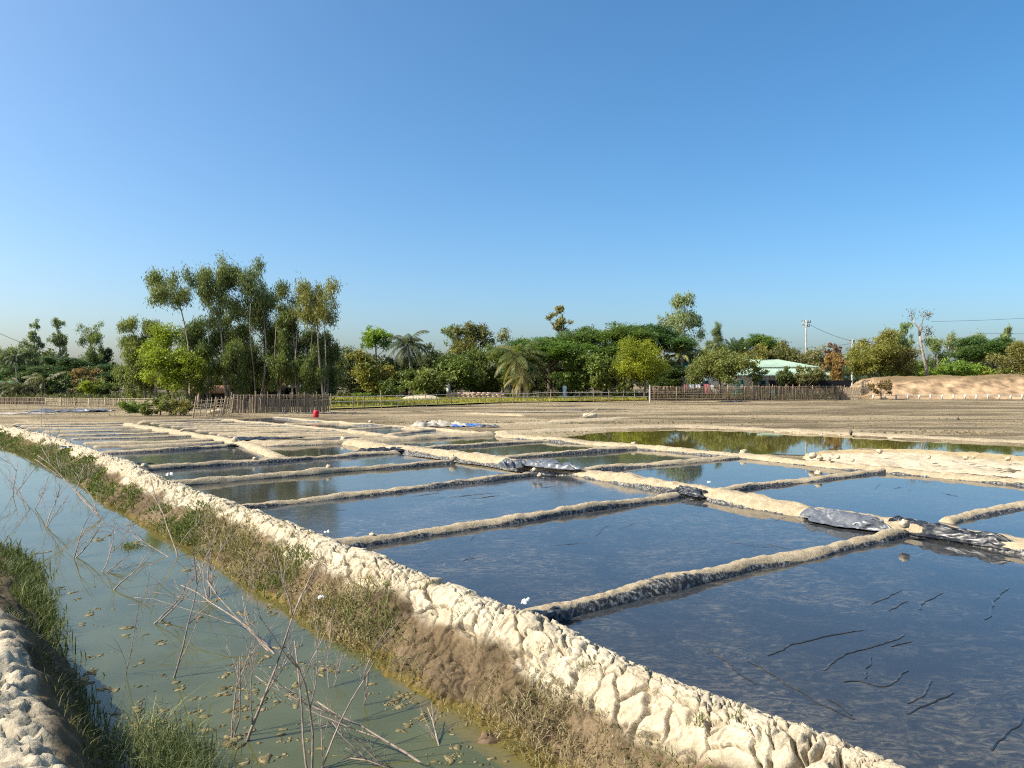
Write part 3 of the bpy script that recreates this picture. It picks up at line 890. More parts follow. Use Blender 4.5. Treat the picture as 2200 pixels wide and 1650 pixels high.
def frond(length, elev, az, droop, rng, col, leaflet=.5, ny=26):
    """one feather leaf: arching midrib with two rows of hanging leaflets"""
    s = np.linspace(0, 1, 14)
    e = elev - droop * s ** 1.3
    st = length / 13
    r = np.concatenate([[0], np.cumsum(np.cos(e[:-1]) * st)]); z = np.concatenate([[0], np.cumsum(np.sin(e[:-1]) * st)])
    rib = np.stack([r * math.cos(az), r * math.sin(az), z], 1)
    mb = MB()
    mb.tube(rib, np.linspace(.035, .008, 14), 4, c=np.array(col) * .9 + .02)
    u = np.linspace(.12, .99, ny)
    b = np.stack([np.interp(u, s, rib[:, k]) for k in range(3)], 1)
    tg = unit(np.gradient(b, axis=0))
    sd = unit(np.cross(tg, np.array([0, 0, 1.0])))
    for sgn in (-1, 1):
        ll_ = leaflet * np.sin(np.pi * np.clip(u * .85 + .12, 0, 1)) ** .6 * rng.uniform(.8, 1.15, ny)
        dr = unit(sd * sgn * .8 + tg * .55 + np.array([0, 0, -.45]) + rng.normal(size=(ny, 3)) * .08)
        tip = b + dr * ll_[:, None] + np.array([0, 0, -.22]) * ll_[:, None]
        w = tg * .045
        mid = (b + tip) * .5 + np.array([0, 0, .04])
        V = np.stack([b - w * .6, mid - w, tip, mid + w, b + w * .6], 1)
        n0 = np.arange(ny) * 5
        cc = np.repeat((np.array(col)[None] * rng.uniform(.7, 1.25, (ny, 1))), 5, 0)
        mb.add(V.reshape(-1, 3), np.stack([n0, n0 + 1, n0 + 3, n0 + 4], 1), np.stack([n0 + 1, n0 + 2, n0 + 3], 1), cc)
    return mb


def palm(label, cx, cy, base, d, rad, nf=18, col=(.09, .12, .035), col2=(.17, .19, .06), elev=(-.2, 1.25), droop=1.5, dead=0, name='coconut_palm', up=False, base_z=.02, group=None, trunk_r=.15):
    SEED[0] += 1
    rng = np.random.default_rng(SEED[0])
    sc = d / FPX
    rp = np.array([(base - CXP) * sc, d, base_z])
    tp = np.array([(cx - CXP) * sc, d, CAM_H + (HOR - cy) * sc]) - rp
    root = empty(name, rp, label, 'palm', group)
    mb = MB()
    s = np.linspace(0, 1, 12)[:, None]
    pts = tp * s + np.array([.25, .1, 0]) * np.sin(s * np.pi)
    mb.tube(pts - np.array([0, 0, .1]) * (1 - s), trunk_r * (1.3 - .55 * s[:, 0]), 8)
    mb.build('trunk', M['bark_pale' if not up else 'bark_dark'], root, True)
    L = rad * sc
    for i in range(nf):
        az = i * 2.4 + rng.uniform(-.3, .3)
        f = i / max(1, nf - 1)
        e = elev[1] + (elev[0] - elev[1]) * f + rng.uniform(-.12, .12)
        isd = i >= nf - dead
        c = np.array(col) + (np.array(col2) - np.array(col)) * rng.uniform(0, 1)
        if isd: c = np.array((.34, .29, .10)) * rng.uniform(.8, 1.1); e = -.75
        m = frond(L * rng.uniform(.9, 1.15), e, az, droop * rng.uniform(.8, 1.2) * (1 if not isd else .6), rng, c, leaflet=L * .26)
        m.build('frond', M['leaf'], root, False, loc=tuple(tp))
    return root


EUC = 'eucalyptus_tree'; BRD = 'broadleaf_tree'; RT = 'rain_tree'
# far left
g = 'trees along the far left horizon'
tree(EUC, 'grey green tree cut off by the left photo edge', 4, 738, 800, 24, 118, 'eucfar', group=g, base=6)
tree(EUC, 'short pale tree leaning against the slender pointed one at far left', 52, 733, 815, 20, 116, 'eucfar', group=g)
tree(EUC, 'slender pointed tree, leftmost of the three tall ones at far left', 76, 690, 800, 15, 120, 'eucfar', group=g, shape=.5, base=78)
tree(EUC, 'slender pale tree, tallest of the three tall ones at far left', 125, 681, 785, 17, 120, 'eucfar', group=g, base=124, dens=.85)
tree(EUC, 'thin tall crown rising behind the dense column at far left', 196, 684, 760, 22, 122, 'eucfar', group=g, dens=.6)
tree(EUC, 'dense dark green column, rightmost of the tall ones at far left', 200, 716, 805, 20, 116, 'eucfar', (.055, .085, .035), (.13, .16, .06), group=g, dens=1.3)
tree(EUC, 'dark pointed tree just right of the dense column at far left', 230, 748, 830, 15, 117, 'broad', (.03, .05, .025), (.07, .09, .04), group=g, shape=.5)
tree(RT, 'dark spreading crown below the leftmost slender tree', 30, 770, 846, 48, 112, 'rain', (.022, .05, .018), (.06, .095, .03), group=g)
tree(RT, 'dark flat crown under the tallest slender tree at far left', 105, 758, 846, 42, 111, 'rain', (.022, .05, .018), (.06, .095, .03), group=g)
tree(RT, 'layered umbrella crown between the slender tree and the dense column', 152, 757, 840, 30, 110, 'rain', (.02, .045, .02), (.05, .085, .03), group=g)
tree(RT, 'dark rounded crown at the right end of the far left trees', 228, 770, 852, 36, 108, 'rain', (.02, .045, .018), (.055, .09, .03), group=g)
tree(BRD, 'reddish brown half bare tree behind the yellow bush at far left', 193, 788, 850, 33, 98, 'open', (.10, .075, .04), (.19, .13, .07), group=g, dens=1.3)
tree('leafy_bush', 'small bright yellow green bush before the far left trees', 192, 818, 856, 17, 90, 'fine', group='bushes before the far left trees')
tree('leafy_bush', 'mid green bush right of the yellow one at far left', 224, 808, 858, 20, 91, 'broad', group='bushes before the far left trees')
tree('leafy_bush', 'dark bush left of the yellow one at far left', 140, 808, 858, 34, 94, 'big', (.03, .055, .02), (.09, .12, .045), group='bushes before the far left trees')
tree('leafy_bush', 'low dark bush beneath the palms at far left', 75, 822, 860, 40, 95, 'big', (.035, .05, .02), (.10, .11, .05), group='bushes before the far left trees')
tree('leafy_bush', 'dark bush behind the dark fence at left edge', 12, 815, 860, 30, 97, 'big', (.03, .05, .02), (.08, .1, .045), group='bushes before the far left trees')
palm('thin stemmed palm with a small tuft at far left', 31, 772, 31, 105, 26, 12, (.05, .07, .03), (.09, .11, .05), (-.3, 1.2), 1.8, name='areca_palm', group='palms at far left', trunk_r=.09)
palm('squat palm with arching fronds behind the dark left fence', 45, 838, 46, 92, 52, 16, (.10, .115, .045), (.22, .21, .11), (.0, 1.3), 1.5, group='palms at far left')
palm('squat palm with upright fronds right of the arching one at far left', 98, 828, 98, 93, 50, 15, (.10, .115, .045), (.20, .19, .09), (.2, 1.3), 1.4, group='palms at far left')

# the tall grove on the left
g = 'tall grove behind the woven fence'
tree(EUC, 'leafy column standing left and apart from the tall grove', 281, 692, 852, 31, 64, 'euc', (.085, .115, .05), (.19, .21, .075), group=g, dens=1.5, base=286)
tree(EUC, 'tall tree with rounded crown and bare leaning stem, left in the grove', 364, 567, 664, 46, 60, 'euc', group=g, base=404, dens=1.05, trunk_r=.10, lean=1.6)
tree(EUC, 'tall feathery crown left of the highest one in the grove', 466, 547, 700, 45, 61, 'euc', (.075, .105, .05), (.16, .18, .08), group=g, base=500, shape=.6, dens=1.05, trunk_r=.10)
tree(EUC, 'highest crown of the grove, its top bending right', 541, 543, 722, 44, 62, 'euc', group=g, base=556, shape=.75, dens=1.0, trunk_r=.10, skew=-10)
tree(EUC, 'dark narrow crown right of the highest one in the grove', 614, 598, 750, 32, 61, 'euc', (.05, .075, .03), (.12, .14, .055), group=g, base=622, shape=.7, dens=1.2, trunk_r=.09)
tree(EUC, 'yellowish drooping crown at the right end of the grove', 684, 597, 712, 46, 60, 'euc', (.10, .11, .04), (.21, .20, .075), group=g, base=697, dens=1.1, trunk_r=.09)
tree(EUC, 'half tall tree behind the yellow green one in the grove', 336, 678, 800, 30, 65, 'euc', group=g, dens=1.2)
tree('acacia_tree', 'bright yellow green tree at the left of the grove', 350, 693, 838, 40, 58, 'fine', (.115, .175, .012), (.26, .33, .03), group=g, dens=.85, base=372)
tree('acacia_tree', 'lower yellow green tree leaning out right of the brighter one', 398, 735, 840, 36, 57.5, 'fine', (.10, .15, .012), (.22, .28, .03), group=g, dens=.75, base=410)
tree(EUC, 'mid height tree between the bare stem and feathery crown', 425, 664, 835, 38, 63, 'euc', (.06, .09, .04), (.13, .16, .065), group=g, dens=1.3)
tree(EUC, 'second storey tree below the feathery crown', 492, 640, 800, 40, 64, 'euc', (.055, .08, .035), (.12, .145, .06), group=g, dens=1.2)
tree(EUC, 'second storey tree below the highest crown', 570, 690, 830, 44, 64, 'euc', (.05, .075, .03), (.13, .15, .055), group=g, dens=1.3)
tree(EUC, 'dark low tree at the middle of the grove', 528, 745, 850, 44, 66, 'euc', (.035, .055, .022), (.09, .11, .045), group=g, dens=1.4)
tree(EUC, 'dark leafy tree below the narrow crown of the grove', 640, 690, 838, 40, 64, 'euc', (.045, .065, .025), (.11, .13, .05), group=g, dens=1.4)
tree(EUC, 'slim dark tree below the drooping crown of the grove', 700, 705, 838, 30, 63, 'euc', (.055, .075, .035), (.13, .145, .06), group=g, dens=1.2)
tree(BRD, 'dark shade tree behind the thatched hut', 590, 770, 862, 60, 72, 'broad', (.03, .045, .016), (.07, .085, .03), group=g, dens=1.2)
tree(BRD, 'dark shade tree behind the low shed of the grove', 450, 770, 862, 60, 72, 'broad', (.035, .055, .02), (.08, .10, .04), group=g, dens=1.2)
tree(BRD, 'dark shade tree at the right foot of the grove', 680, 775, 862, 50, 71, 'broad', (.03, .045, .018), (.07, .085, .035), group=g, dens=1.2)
for i, (x0, x1, y1, lab) in enumerate([(448, 452, 690, 'left of the low shed'), (545, 540, 650, 'left of the thatched hut'), (598, 592, 690, 'before the thatched hut'), (640, 636, 660, 'right of the thatched hut'),
                                       (663, 668, 660, 'between hut and fence end'), (700, 692, 640, 'above the fence end')]):
    d = 60.5; sc = d / FPX
    r = empty('tree_stem', ((x0 - CXP) * sc, d, .02), 'thin bare grove stem standing ' + lab, 'tree trunk', 'bare stems in the grove')
    h = CAM_H + (HOR - y1) * sc
    mb = MB(); s = np.linspace(0, 1, 9)
    mb.tube(np.stack([(x1 - x0) * sc * s + .12 * np.sin(s * 5 + i), .1 * np.sin(s * 4 + i), h * s - .1], 1), .055 * (1 - .6 * s), 6)
    mb.build('stem', M['bark_pale'], r, True)

# middle
g = 'village trees behind the field'
tree(BRD, 'dark tree just right of the tall grove', 752, 748, 858, 42, 92, 'broad', (.035, .05, .025), (.085, .10, .05), group=g)
tree(BRD, 'tree with fresh green top above a yellowing body', 806, 700, 752, 29, 92, 'broad', (.09, .15, .02), (.18, .25, .04), group=g, shape=.6, base=806)
tree(BRD, 'yellowing olive tree under the fresh green top', 800, 740, 852, 40, 88, 'big', (.075, .085, .022), (.20, .18, .055), group=g, dens=.9)
palm('tall coconut palm rising over the dark middle trees', 876, 742, 880, 87, 56, 22, (.05, .07, .025), (.12, .13, .055), (-.75, 1.3), 1.5, group='coconut palms in the village')
tree(BRD, 'dark tree right of the tall coconut palm', 922, 742, 850, 24, 92, 'broad', (.03, .045, .022), (.07, .085, .045), group=g)
tree(BRD, 'dark undergrowth tree beneath the tall coconut palm', 862, 765, 855, 46, 93, 'broad', (.025, .04, .016), (.065, .08, .03), group=g)
tree('leafy_bush', 'broad bush left of the white pillar', 885, 797, 854, 46, 84, 'big', (.045, .07, .02), (.12, .15, .05), group='bushes at the field edge')
tree('leafy_bush', 'rounded bush just before the white pillar', 928, 782, 854, 36, 83, 'big', (.06, .085, .025), (.15, .17, .06), group='bushes at the field edge')
tree(EUC, 'pale feathery top left of the brown green dome', 974, 689, 775, 20, 95, 'eucfar', group=g, dens=.8)
tree(BRD, 'brown green domed tree in the middle distance', 1012, 694, 770, 36, 93, 'broad', (.07, .08, .03), (.16, .15, .06), group=g)
tree(BRD, 'mid green tree right behind the white pillar', 985, 742, 852, 46, 86, 'big', (.045, .075, .02), (.13, .165, .05), group=g)
tree(BRD, 'green tree left of the drooping palm', 1050, 730, 855, 40, 88, 'broad', (.055, .08, .022), (.14, .16, .05), group=g)
tree(EUC, 'pale olive crown above the drooping palm', 1098, 708, 790, 36, 94, 'eucfar', (.11, .12, .06), (.21, .21, .11), group=g, dens=.9)
palm('drooping coconut palm with long yellowing fronds before the rain tree', 1112, 768, 1116, 79, 70, 20, (.07, .10, .025), (.17, .17, .05), (-.8, 1.25), 1.6, dead=4, group='coconut palms in the village')
palm('short palm with hanging straw coloured fronds under the drooping palm', 1122, 806, 1124, 78.5, 44, 12, (.16, .15, .05), (.30, .25, .09), (-1.0, .3), 1.2, dead=5, group='coconut palms in the village')
tree(RT, 'wide rain tree, left of the two big dark crowns', 1182, 703, 806, 78, 86, 'rain', group=g, dens=1.0, trunk_r=.34)
tree(BRD, 'sparse two toned crown sticking up above the rain trees', 1209, 659, 712, 23, 95, 'open', (.10, .11, .055), (.24, .21, .12), group=g, dens=1.6)
tree(RT, 'highest wide rain tree in the middle of the village', 1300, 678, 800, 90, 90, 'rain', (.035, .07, .013), (.10, .14, .03), group=g, dens=1.0, trunk_r=.36)
tree(RT, 'dark blue green rain tree right of the highest one', 1402, 681, 795, 62, 95, 'rain', (.022, .055, .018), (.06, .105, .035), group=g)
tree('acacia_tree', 'rounded yellow green tree before the dark rain trees', 1384, 717, 832, 44, 79, 'fine', (.12, .16, .012), (.27, .31, .03), group=g, dens=.95)
tree(BRD, 'large leaved green tree under the highest rain tree', 1262, 752, 856, 58, 82, 'big', (.04, .07, .018), (.13, .165, .05), group=g)
tree(BRD, 'yellowish large leaved tree left of the yellow green one', 1335, 772, 856, 46, 81, 'big', (.05, .075, .02), (.18, .19, .06), group=g)
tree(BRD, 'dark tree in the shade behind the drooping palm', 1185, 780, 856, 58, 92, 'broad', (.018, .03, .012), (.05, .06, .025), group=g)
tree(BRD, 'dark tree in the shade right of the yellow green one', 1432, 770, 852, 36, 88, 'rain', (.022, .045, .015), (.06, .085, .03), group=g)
tree(EUC, 'tall pale feathery tree above the green roofed house', 1470, 636, 768, 42, 100, 'eucfar', (.12, .155, .09), (.22, .25, .15), group=g, base=1478, shape=.65, dens=.8)
tree(EUC, 'faint pale crown left of the tall feathery tree', 1428, 664, 740, 18, 104, 'eucfar', (.15, .17, .12), (.24, .25, .18), group=g, dens=.5)

# around the house
g = 'trees around the green roofed house'
tree('casuarina_tree', 'wispy grey pine like tree behind the house', 1540, 696, 790, 17, 108, 'casu', group=g, shape=.45)
palm('palm with stiff upright dark fronds behind the house', 1584, 768, 1584, 96, 48, 13, (.04, .07, .02), (.10, .14, .04), (.75, 1.45), .5, name='young_palm', up=True, group='palms behind the house')
palm('palm with pale green fronds left of the upright one', 1512, 764, 1514, 94, 44, 13, (.12, .15, .06), (.24, .26, .12), (.1, 1.3), 1.3, name='young_palm', group='palms behind the house')
palm('yellow fronded palm beside the dark rain tree', 1462, 762, 1464, 93, 40, 12, (.16, .17, .05), (.32, .30, .10), (.0, 1.3), 1.5, name='young_palm', group='palms behind the house')
tree(BRD, 'fresh green crown right of the upright palm', 1622, 709, 775, 34, 100, 'rain', (.045, .09, .02), (.12, .17, .045), group=g)
tree(BRD, 'yellow and brown mottled tree behind the roof', 1612, 742, 790, 40, 97, 'broad', (.11, .10, .035), (.23, .20, .07), group=g)
tree(BRD, 'olive tree with dark edge behind the roof ridge', 1672, 738, 800, 32, 97, 'broad', (.07, .08, .03), (.15, .145, .06), group=g)
tree(BRD, 'grey olive rounded tree at the foot of the utility pole', 1728, 745, 812, 46, 95, 'broad', (.10, .10, .05), (.20, .185, .105), group=g)
tree(BRD, 'rusty red brown tree at the right end of the house', 1788, 748, 838, 26, 88, 'open', (.15, .09, .045), (.25, .16, .08), group=g, dens=1.7)
tree(BRD, 'dull purple top of the rusty tree, nearly leafless', 1793, 733, 765, 15, 90, 'open', (.11, .07, .065), (.17, .11, .10), group=g, dens=.9)
tree('mango_tree', 'dense olive mango tree before the green roofed house', 1548, 756, 832, 68, 82, 'broad', (.07, .085, .025), (.17, .18, .065), group=g, dens=1.25, trunk_r=.2)
tree('mango_tree', 'slim tree with thin leaves crossing the middle of the roof', 1632, 776, 824, 15, 81, 'broad', (.06, .085, .025), (.14, .17, .06), group=g, dens=.7)
tree('mango_tree', 'low grey green mango tree before the lower roof', 1728, 787, 826, 38, 81, 'broad', (.085, .09, .04), (.18, .175, .085), group=g, dens=1.1)
tree('mango_tree', 'small upright tree between slim tree and low mango', 1685, 790, 832, 18, 81.5, 'broad', (.04, .06, .025), (.10, .12, .05), group=g)

# right
g = 'trees behind the right embankment'
tree(BRD, 'olive and rust mottled tree at the left end of the embankment', 1872, 702, 812, 54, 96, 'broad', (.095, .10, .025), (.21, .20, .06), group=g, base=1902, dens=.95)
tree(BRD, 'brownish lower tree spreading right of the mottled one', 1918, 742, 812, 40, 97, 'broad', (.10, .09, .035), (.22, .18, .07), group=g, dens=.9)
tree(EUC, 'pale green tree left of the dead trunk', 1944, 687, 800, 17, 118, 'eucfar', (.12, .165, .09), (.21, .26, .14), group=g)
tree(EUC, 'second pale tree behind the mottled one', 1916, 704, 800, 20, 118, 'eucfar', (.12, .155, .085), (.21, .25, .14), group=g)
tree(EUC, 'pale tree just right of the dead trunk', 2016, 718, 800, 22, 118, 'eucfar', (.11, .15, .075), (.2, .24, .12), group=g)
tree(EUC, 'thin pale tree with see through crown in the right gap', 2038, 712, 772, 20, 120, 'eucfar', (.12, .15, .09), (.21, .24, .14), group=g, dens=.7)
tree(EUC, 'pale feathery tree touching the big dark crown at right', 2086, 704, 790, 28, 120, 'eucfar', (.12, .15, .09), (.21, .24, .14), group=g)
tree(RT, 'big dark green crown at the right of the photo', 2124, 708, 800, 58, 108, 'rain', (.025, .06, .02), (.075, .12, .04), group=g)
tree(EUC, 'pale tip rising behind the right side of the big dark crown', 2162, 702, 760, 14, 122, 'eucfar', (.11, .15, .08), (.2, .24, .13), group=g)
tree(BRD, 'brown and green tree at the right photo edge', 2190, 735, 812, 42, 100, 'broad', (.08, .09, .03), (.19, .17, .07), group=g)
g = 'bright bushes behind the embankment'
for x, tp_, hw, lab, a, b in [(1935, 772, 26, 'left of the dead trunk', (.07, .12, .02), (.16, .23, .05)), (1968, 776, 20, 'touching the dead trunk at left', (.08, .13, .02), (.19, .25, .05)),
                              (2012, 785, 22, 'touching the dead trunk at right', (.09, .14, .02), (.2, .26, .05)), (2062, 766, 30, 'below the thin see through tree', (.08, .14, .025), (.18, .26, .06)),
                              (2100, 785, 26, 'left below the big dark crown', (.12, .16, .02), (.24, .28, .05)), (2140, 790, 26, 'right below the big dark crown', (.08, .13, .03), (.17, .23, .06)),
                              (2185, 780, 30, 'at the right photo edge', (.06, .1, .02), (.15, .2, .05)), (2230, 775, 34, 'beyond the right photo edge', (.06, .1, .02), (.15, .2, .05))]:
    if x > 2200: continue
    tree('leafy_bush', 'bright green bush ' + lab, x, tp_, 820, hw, 104, 'broad', a, b, group=g)
tree('leafy_bush', 'brown dry shrub at the left end of the embankment', 1893, 800, 848, 24, 83, 'open', (.13, .09, .055), (.20, .14, .09), group='bushes at the fence', dens=1.2)

# shrubs by the woven fence
g = 'shrubs left of the woven fence'
tree('leafy_bush', 'small dense green bush left of the leaning fence panel', 281, 860, 889, 20, 50, 'broad', (.06, .10, .02), (.15, .20, .05), group=g, leaf=.45)
tree('leafy_bush', 'tangled olive bush against the leaning fence panel', 345, 848, 896, 32, 47, 'open', (.07, .09, .025), (.17, .18, .07), group=g, leaf=.45, dens=1.6)
tree('leafy_bush', 'dry green bush under the leaning fence panel', 388, 858, 900, 26, 46.5, 'open', (.09, .09, .03), (.20, .18, .07), group=g, leaf=.45, dens=1.5)

# more crowns that close the belt
g = 'village trees behind the field'
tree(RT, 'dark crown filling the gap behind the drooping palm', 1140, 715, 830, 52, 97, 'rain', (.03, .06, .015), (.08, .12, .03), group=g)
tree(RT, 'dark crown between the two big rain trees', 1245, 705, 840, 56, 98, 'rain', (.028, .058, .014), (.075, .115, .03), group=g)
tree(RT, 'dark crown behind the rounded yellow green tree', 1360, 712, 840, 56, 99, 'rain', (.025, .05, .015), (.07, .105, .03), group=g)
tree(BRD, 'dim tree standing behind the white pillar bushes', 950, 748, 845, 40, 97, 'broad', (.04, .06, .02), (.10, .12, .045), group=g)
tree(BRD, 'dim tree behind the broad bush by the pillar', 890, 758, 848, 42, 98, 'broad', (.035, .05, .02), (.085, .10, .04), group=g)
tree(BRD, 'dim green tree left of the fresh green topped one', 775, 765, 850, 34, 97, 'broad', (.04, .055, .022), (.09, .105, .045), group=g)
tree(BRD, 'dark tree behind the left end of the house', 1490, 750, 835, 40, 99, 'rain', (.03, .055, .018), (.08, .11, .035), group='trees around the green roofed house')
tree(BRD, 'green tree behind the middle of the house', 1560, 735, 815, 40, 101, 'broad', (.05, .08, .025), (.12, .15, .05), group='trees around the green roofed house')
tree(BRD, 'olive tree behind the right end of the house', 1690, 752, 815, 40, 101, 'broad', (.06, .075, .03), (.14, .15, .06), group='trees around the green roofed house')
g = 'tall grove behind the woven fence'
tree(EUC, 'leafy middle storey tree just left of the highest crown', 510, 700, 840, 34, 60.5, 'euc', (.06, .09, .035), (.14, .165, .06), group=g, dens=1.1)
tree(EUC, 'leafy middle storey tree right of the highest crown', 600, 735, 845, 34, 60.5, 'euc', (.055, .08, .032), (.13, .15, .055), group=g, dens=1.1)
tree(EUC, 'low leafy tree at the foot of the drooping crown', 668, 740, 845, 34, 60.5, 'euc', (.05, .075, .03), (.12, .14, .055), group=g, dens=1.1)
tree(EUC, 'low leafy tree at the foot of the bare leaning stem', 440, 745, 850, 34, 60, 'euc', (.06, .09, .03), (.14, .17, .055), group=g, dens=1.1)
tree(EUC, 'slender grey tree between the leafy column and the yellow green tree', 312, 720, 850, 24, 65, 'euc', group=g, dens=1.1)

# far wood closing the horizon behind everything
rng = np.random.default_rng(5)
mb_c = []; mb_x = []; mb_col = []
for i in range(150):
    a = rng.uniform(-.95, .95); d = rng.uniform(140, 185)
    h = rng.uniform(4.5, 8.5) * (1.0 if a > -.35 or a < -.6 else .8); w = rng.uniform(3, 6)
    n = 420
    c = np.array([a * d, d, h * .5]) + unit(rng.normal(size=(n, 3))) * (rng.uniform(.3, 1, n) ** .4)[:, None] * np.array([w, w, h * .5])
    base = np.array([.055, .08, .035]) * rng.uniform(.7, 1.5) + np.array([.02, .01, .0]) * rng.uniform(0, 1.5)
    mb_c.append(c); mb_x.append(rng.normal(size=(n, 3))); mb_col.append(base[None] * rng.uniform(.6, 1.5, (n, 1)))
V, F, C = leaf_quads(np.concatenate(mb_c), np.concatenate(mb_x), 1.0, .5, np.concatenate(mb_col), rng)
tag(put('far_wood', mesh_np('far_wood', V, F, False, C), M['leaf']), 'dim green wood closing the horizon behind the village', 'trees', kind='stuff')

# ------------------------------------------------------------------ village ground, field, undergrowth
def sheet(name, pts, z, mat, kind='structure', n=40, amp=.05):
    a = resample(np.array(pts[0], float), .1)[0]; b = resample(np.array(pts[1], float), .1)[0]
    u = np.linspace(0, 1, n * 3); v = np.linspace(0, 1, n)
    A = np.stack([np.interp(u, np.linspace(0, 1, len(a)), a[:, k]) for k in (0, 1)], 1); B = np.stack([np.interp(u, np.linspace(0, 1, len(b)), b[:, k]) for k in (0, 1)], 1)
    XY = A[:, None] * (1 - v[None, :, None]) + B[:, None] * v[None, :, None]
    x = XY[..., 0].ravel(); y = XY[..., 1].ravel()
    zz = z + amp * fbm(x * .4, y * .4, 800, 3)
    me = mesh_np(name, np.stack([x, y, zz], 1), grid_faces(n * 3, n), True)
    return tag(put(name, me, M[mat]), kind=kind)

plain('village_soil', (.10, .075, .045), .95, .4, .5, .4)
plain('field_soil', (.20, .19, .04), .95, .35, 1.0, .4)
g_near = [P(-300, 866)[:2], P(100, 864)[:2], P(300, 872)[:2], P(500, 876)[:2], P(705, 872)[:2], P(720, 861)[:2], P(1000, 861)[:2], P(1400, 859)[:2], P(1830, 858)[:2], P(1850, 856)[:2]]
g_far = [np.array([x, 170.0]) for x in (-160, 90)]
sheet('village_ground', (g_near, g_far), .10, 'village_soil')
sheet('field', ([P(700, 882)[:2], P(800, 878)[:2], P(1050, 868)[:2], P(1400, 861)[:2]], [P(700, 856)[:2], P(900, 856.5)[:2], P(1050, 858)[:2], P(1400, 858)[:2]]), .13, 'field_soil')


def blades(pos, h, w, col, rng, lean=.35, cur=.4):
    """bent grass blades: a quad and a tip triangle each"""
    n = len(pos)
    az = rng.uniform(0, 2 * np.pi, n)
    sd = np.stack([np.cos(az), np.sin(az), np.zeros(n)], 1)
    la = rng.uniform(0, 2 * np.pi, n)
    ld = np.stack([np.cos(la), np.sin(la), np.zeros(n)], 1) * (np.abs(rng.normal(size=n)) * lean)[:, None]
    h = np.broadcast_to(h, (n,))[:, None]; w = np.broadcast_to(w, (n,))[:, None]
    up = np.array([0, 0, 1.0])
    mid = pos + (up * .55 + ld * .45) * h
    tip = pos + (up * (1 - cur * rng.uniform(0, 1, (n, 1))) + ld * 1.3) * h
    V = np.stack([pos - sd * w * .5, pos + sd * w * .5, mid + sd * w * .4, mid - sd * w * .4, tip], 1).reshape(-1, 3)
    i = np.arange(n) * 5
    return V, np.stack([i, i + 1, i + 2, i + 3], 1), np.stack([i + 3, i + 2, i + 4], 1), np.repeat(col, 5, 0)


def mixcol(n, a, b, rng, p=1.0):
    f = rng.uniform(0, 1, (n, 1)) ** p
    return (np.array(a)[None] * (1 - f) + np.array(b)[None] * f) * rng.uniform(.75, 1.25, (n, 1))


def grass_obj(name, parts, label, cat='grass'):
    mb = MB()
    for V, F, T, C in parts: mb.add(V, F, T, C)
    o = mb.build(name, M['grass'])
    return tag(o, label, cat, kind='stuff')


rng = np.random.default_rng(31)
# rice stubble of the field
n = 15000
u = rng.uniform(0, 1, n); v = rng.uniform(0, 1, n)
near = np.array([P(710, 880)[:2], P(800, 876)[:2], P(1050, 867)[:2], P(1390, 862)[:2]]); far = np.array([P(710, 857)[:2], P(900, 857)[:2], P(1050, 859)[:2], P(1390, 859)[:2]])
uu = np.array([0, .2, .5, 1])
A = np.stack([np.interp(u, uu, near[:, k]) for k in (0, 1)], 1); B = np.stack([np.interp(u, uu, far[:, k]) for k in (0, 1)], 1)
xy = A * (1 - v[:, None]) + B * v[:, None]
pos = np.concatenate([xy, np.full((n, 1), .12)], 1)
grass_obj('field_grass', [blades(pos, rng.uniform(.15, .38, n), .05, mixcol(n, (.20, .21, .03), (.42, .36, .08), rng), rng)], 'yellow green rice stubble in the field behind the rail fence')
# undergrowth on the village ground
n = 26000
x = rng.uniform(-1, 1, n); d = rng.uniform(70, 108, n)
X = x * .72 * d
ok = ~((X > P(700, 860)[0] * d / 80) & (X < P(1060, 860)[0] * d / 80) & (d < 86)) & ~((X > (1850 - CXP) / FPX * d) & (d < 103)) & ~((x < -.30) & (d < 76)) & ~((x > -.30) & (d < 83))
den = vnoise(X * .25, d * .25, 820) + .5
ok &= rng.uniform(0, 1, n) < sstep(.25, .8, den) + .12
X = X[ok]; d = d[ok]; n = len(X)
grass_obj('undergrowth', [blades(np.stack([X, d, np.full(n, .1)], 1), rng.uniform(.2, .7, n) * (.5 + den[ok]), .16, mixcol(n, (.05, .065, .02), (.17, .16, .06), rng), rng, .5)],
          'dark weedy undergrowth beneath the village trees', 'undergrowth')
# bright low crop rows left of the concrete block
n = 2600
c = P(815, 854, .1)
pos = np.stack([rng.uniform(P(765, 856)[0], P(850, 856)[0], n), rng.uniform(86, 90, n), np.full(n, .1)], 1)
grass_obj('vegetable_patch', [blades(pos, rng.uniform(.3, .7, n), .22, mixcol(n, (.09, .14, .02), (.2, .28, .05), rng), rng, .7)], 'bright green vegetable patch left of the concrete block', 'vegetables')

# ------------------------------------------------------------------ fences
def unit_pole(sides=6):
    V, F, T = tube([(0, 0, 0), (0, 0, .5), (0, 0, 1)], 1.0, sides)
    return mesh_np('pole', V, [F, T], True)

_poles = {}
def pole(name, a, b, r, mat, parent=None):
    """one round stick from a to b; alike sticks share a mesh"""
    if mat not in _poles:
        _poles[mat] = unit_pole(); _poles[mat].materials.append(M[mat])
    o = bpy.data.objects.new(name, _poles[mat]); COL.objects.link(o)
    a = Vector([float(v) for v in a]); b = Vector([float(v) for v in b])
    dv = b - a
    if parent is not None:
        a = a - parent.location; o.parent = parent
    o.matrix_local = Matrix.Translation(a) @ dv.to_track_quat('Z', 'Y').to_matrix().to_4x4() @ Matrix.Diagonal((r, r, dv.length, 1))
    return o


def lin2(pts, f):
    pts = np.array(pts); s = np.concatenate([[0], np.cumsum(np.linalg.norm(np.diff(pts, axis=0), axis=1))]); s /= s[-1]
    return np.array([np.interp(f, s, pts[:, k]) for k in range(pts.shape[1])])


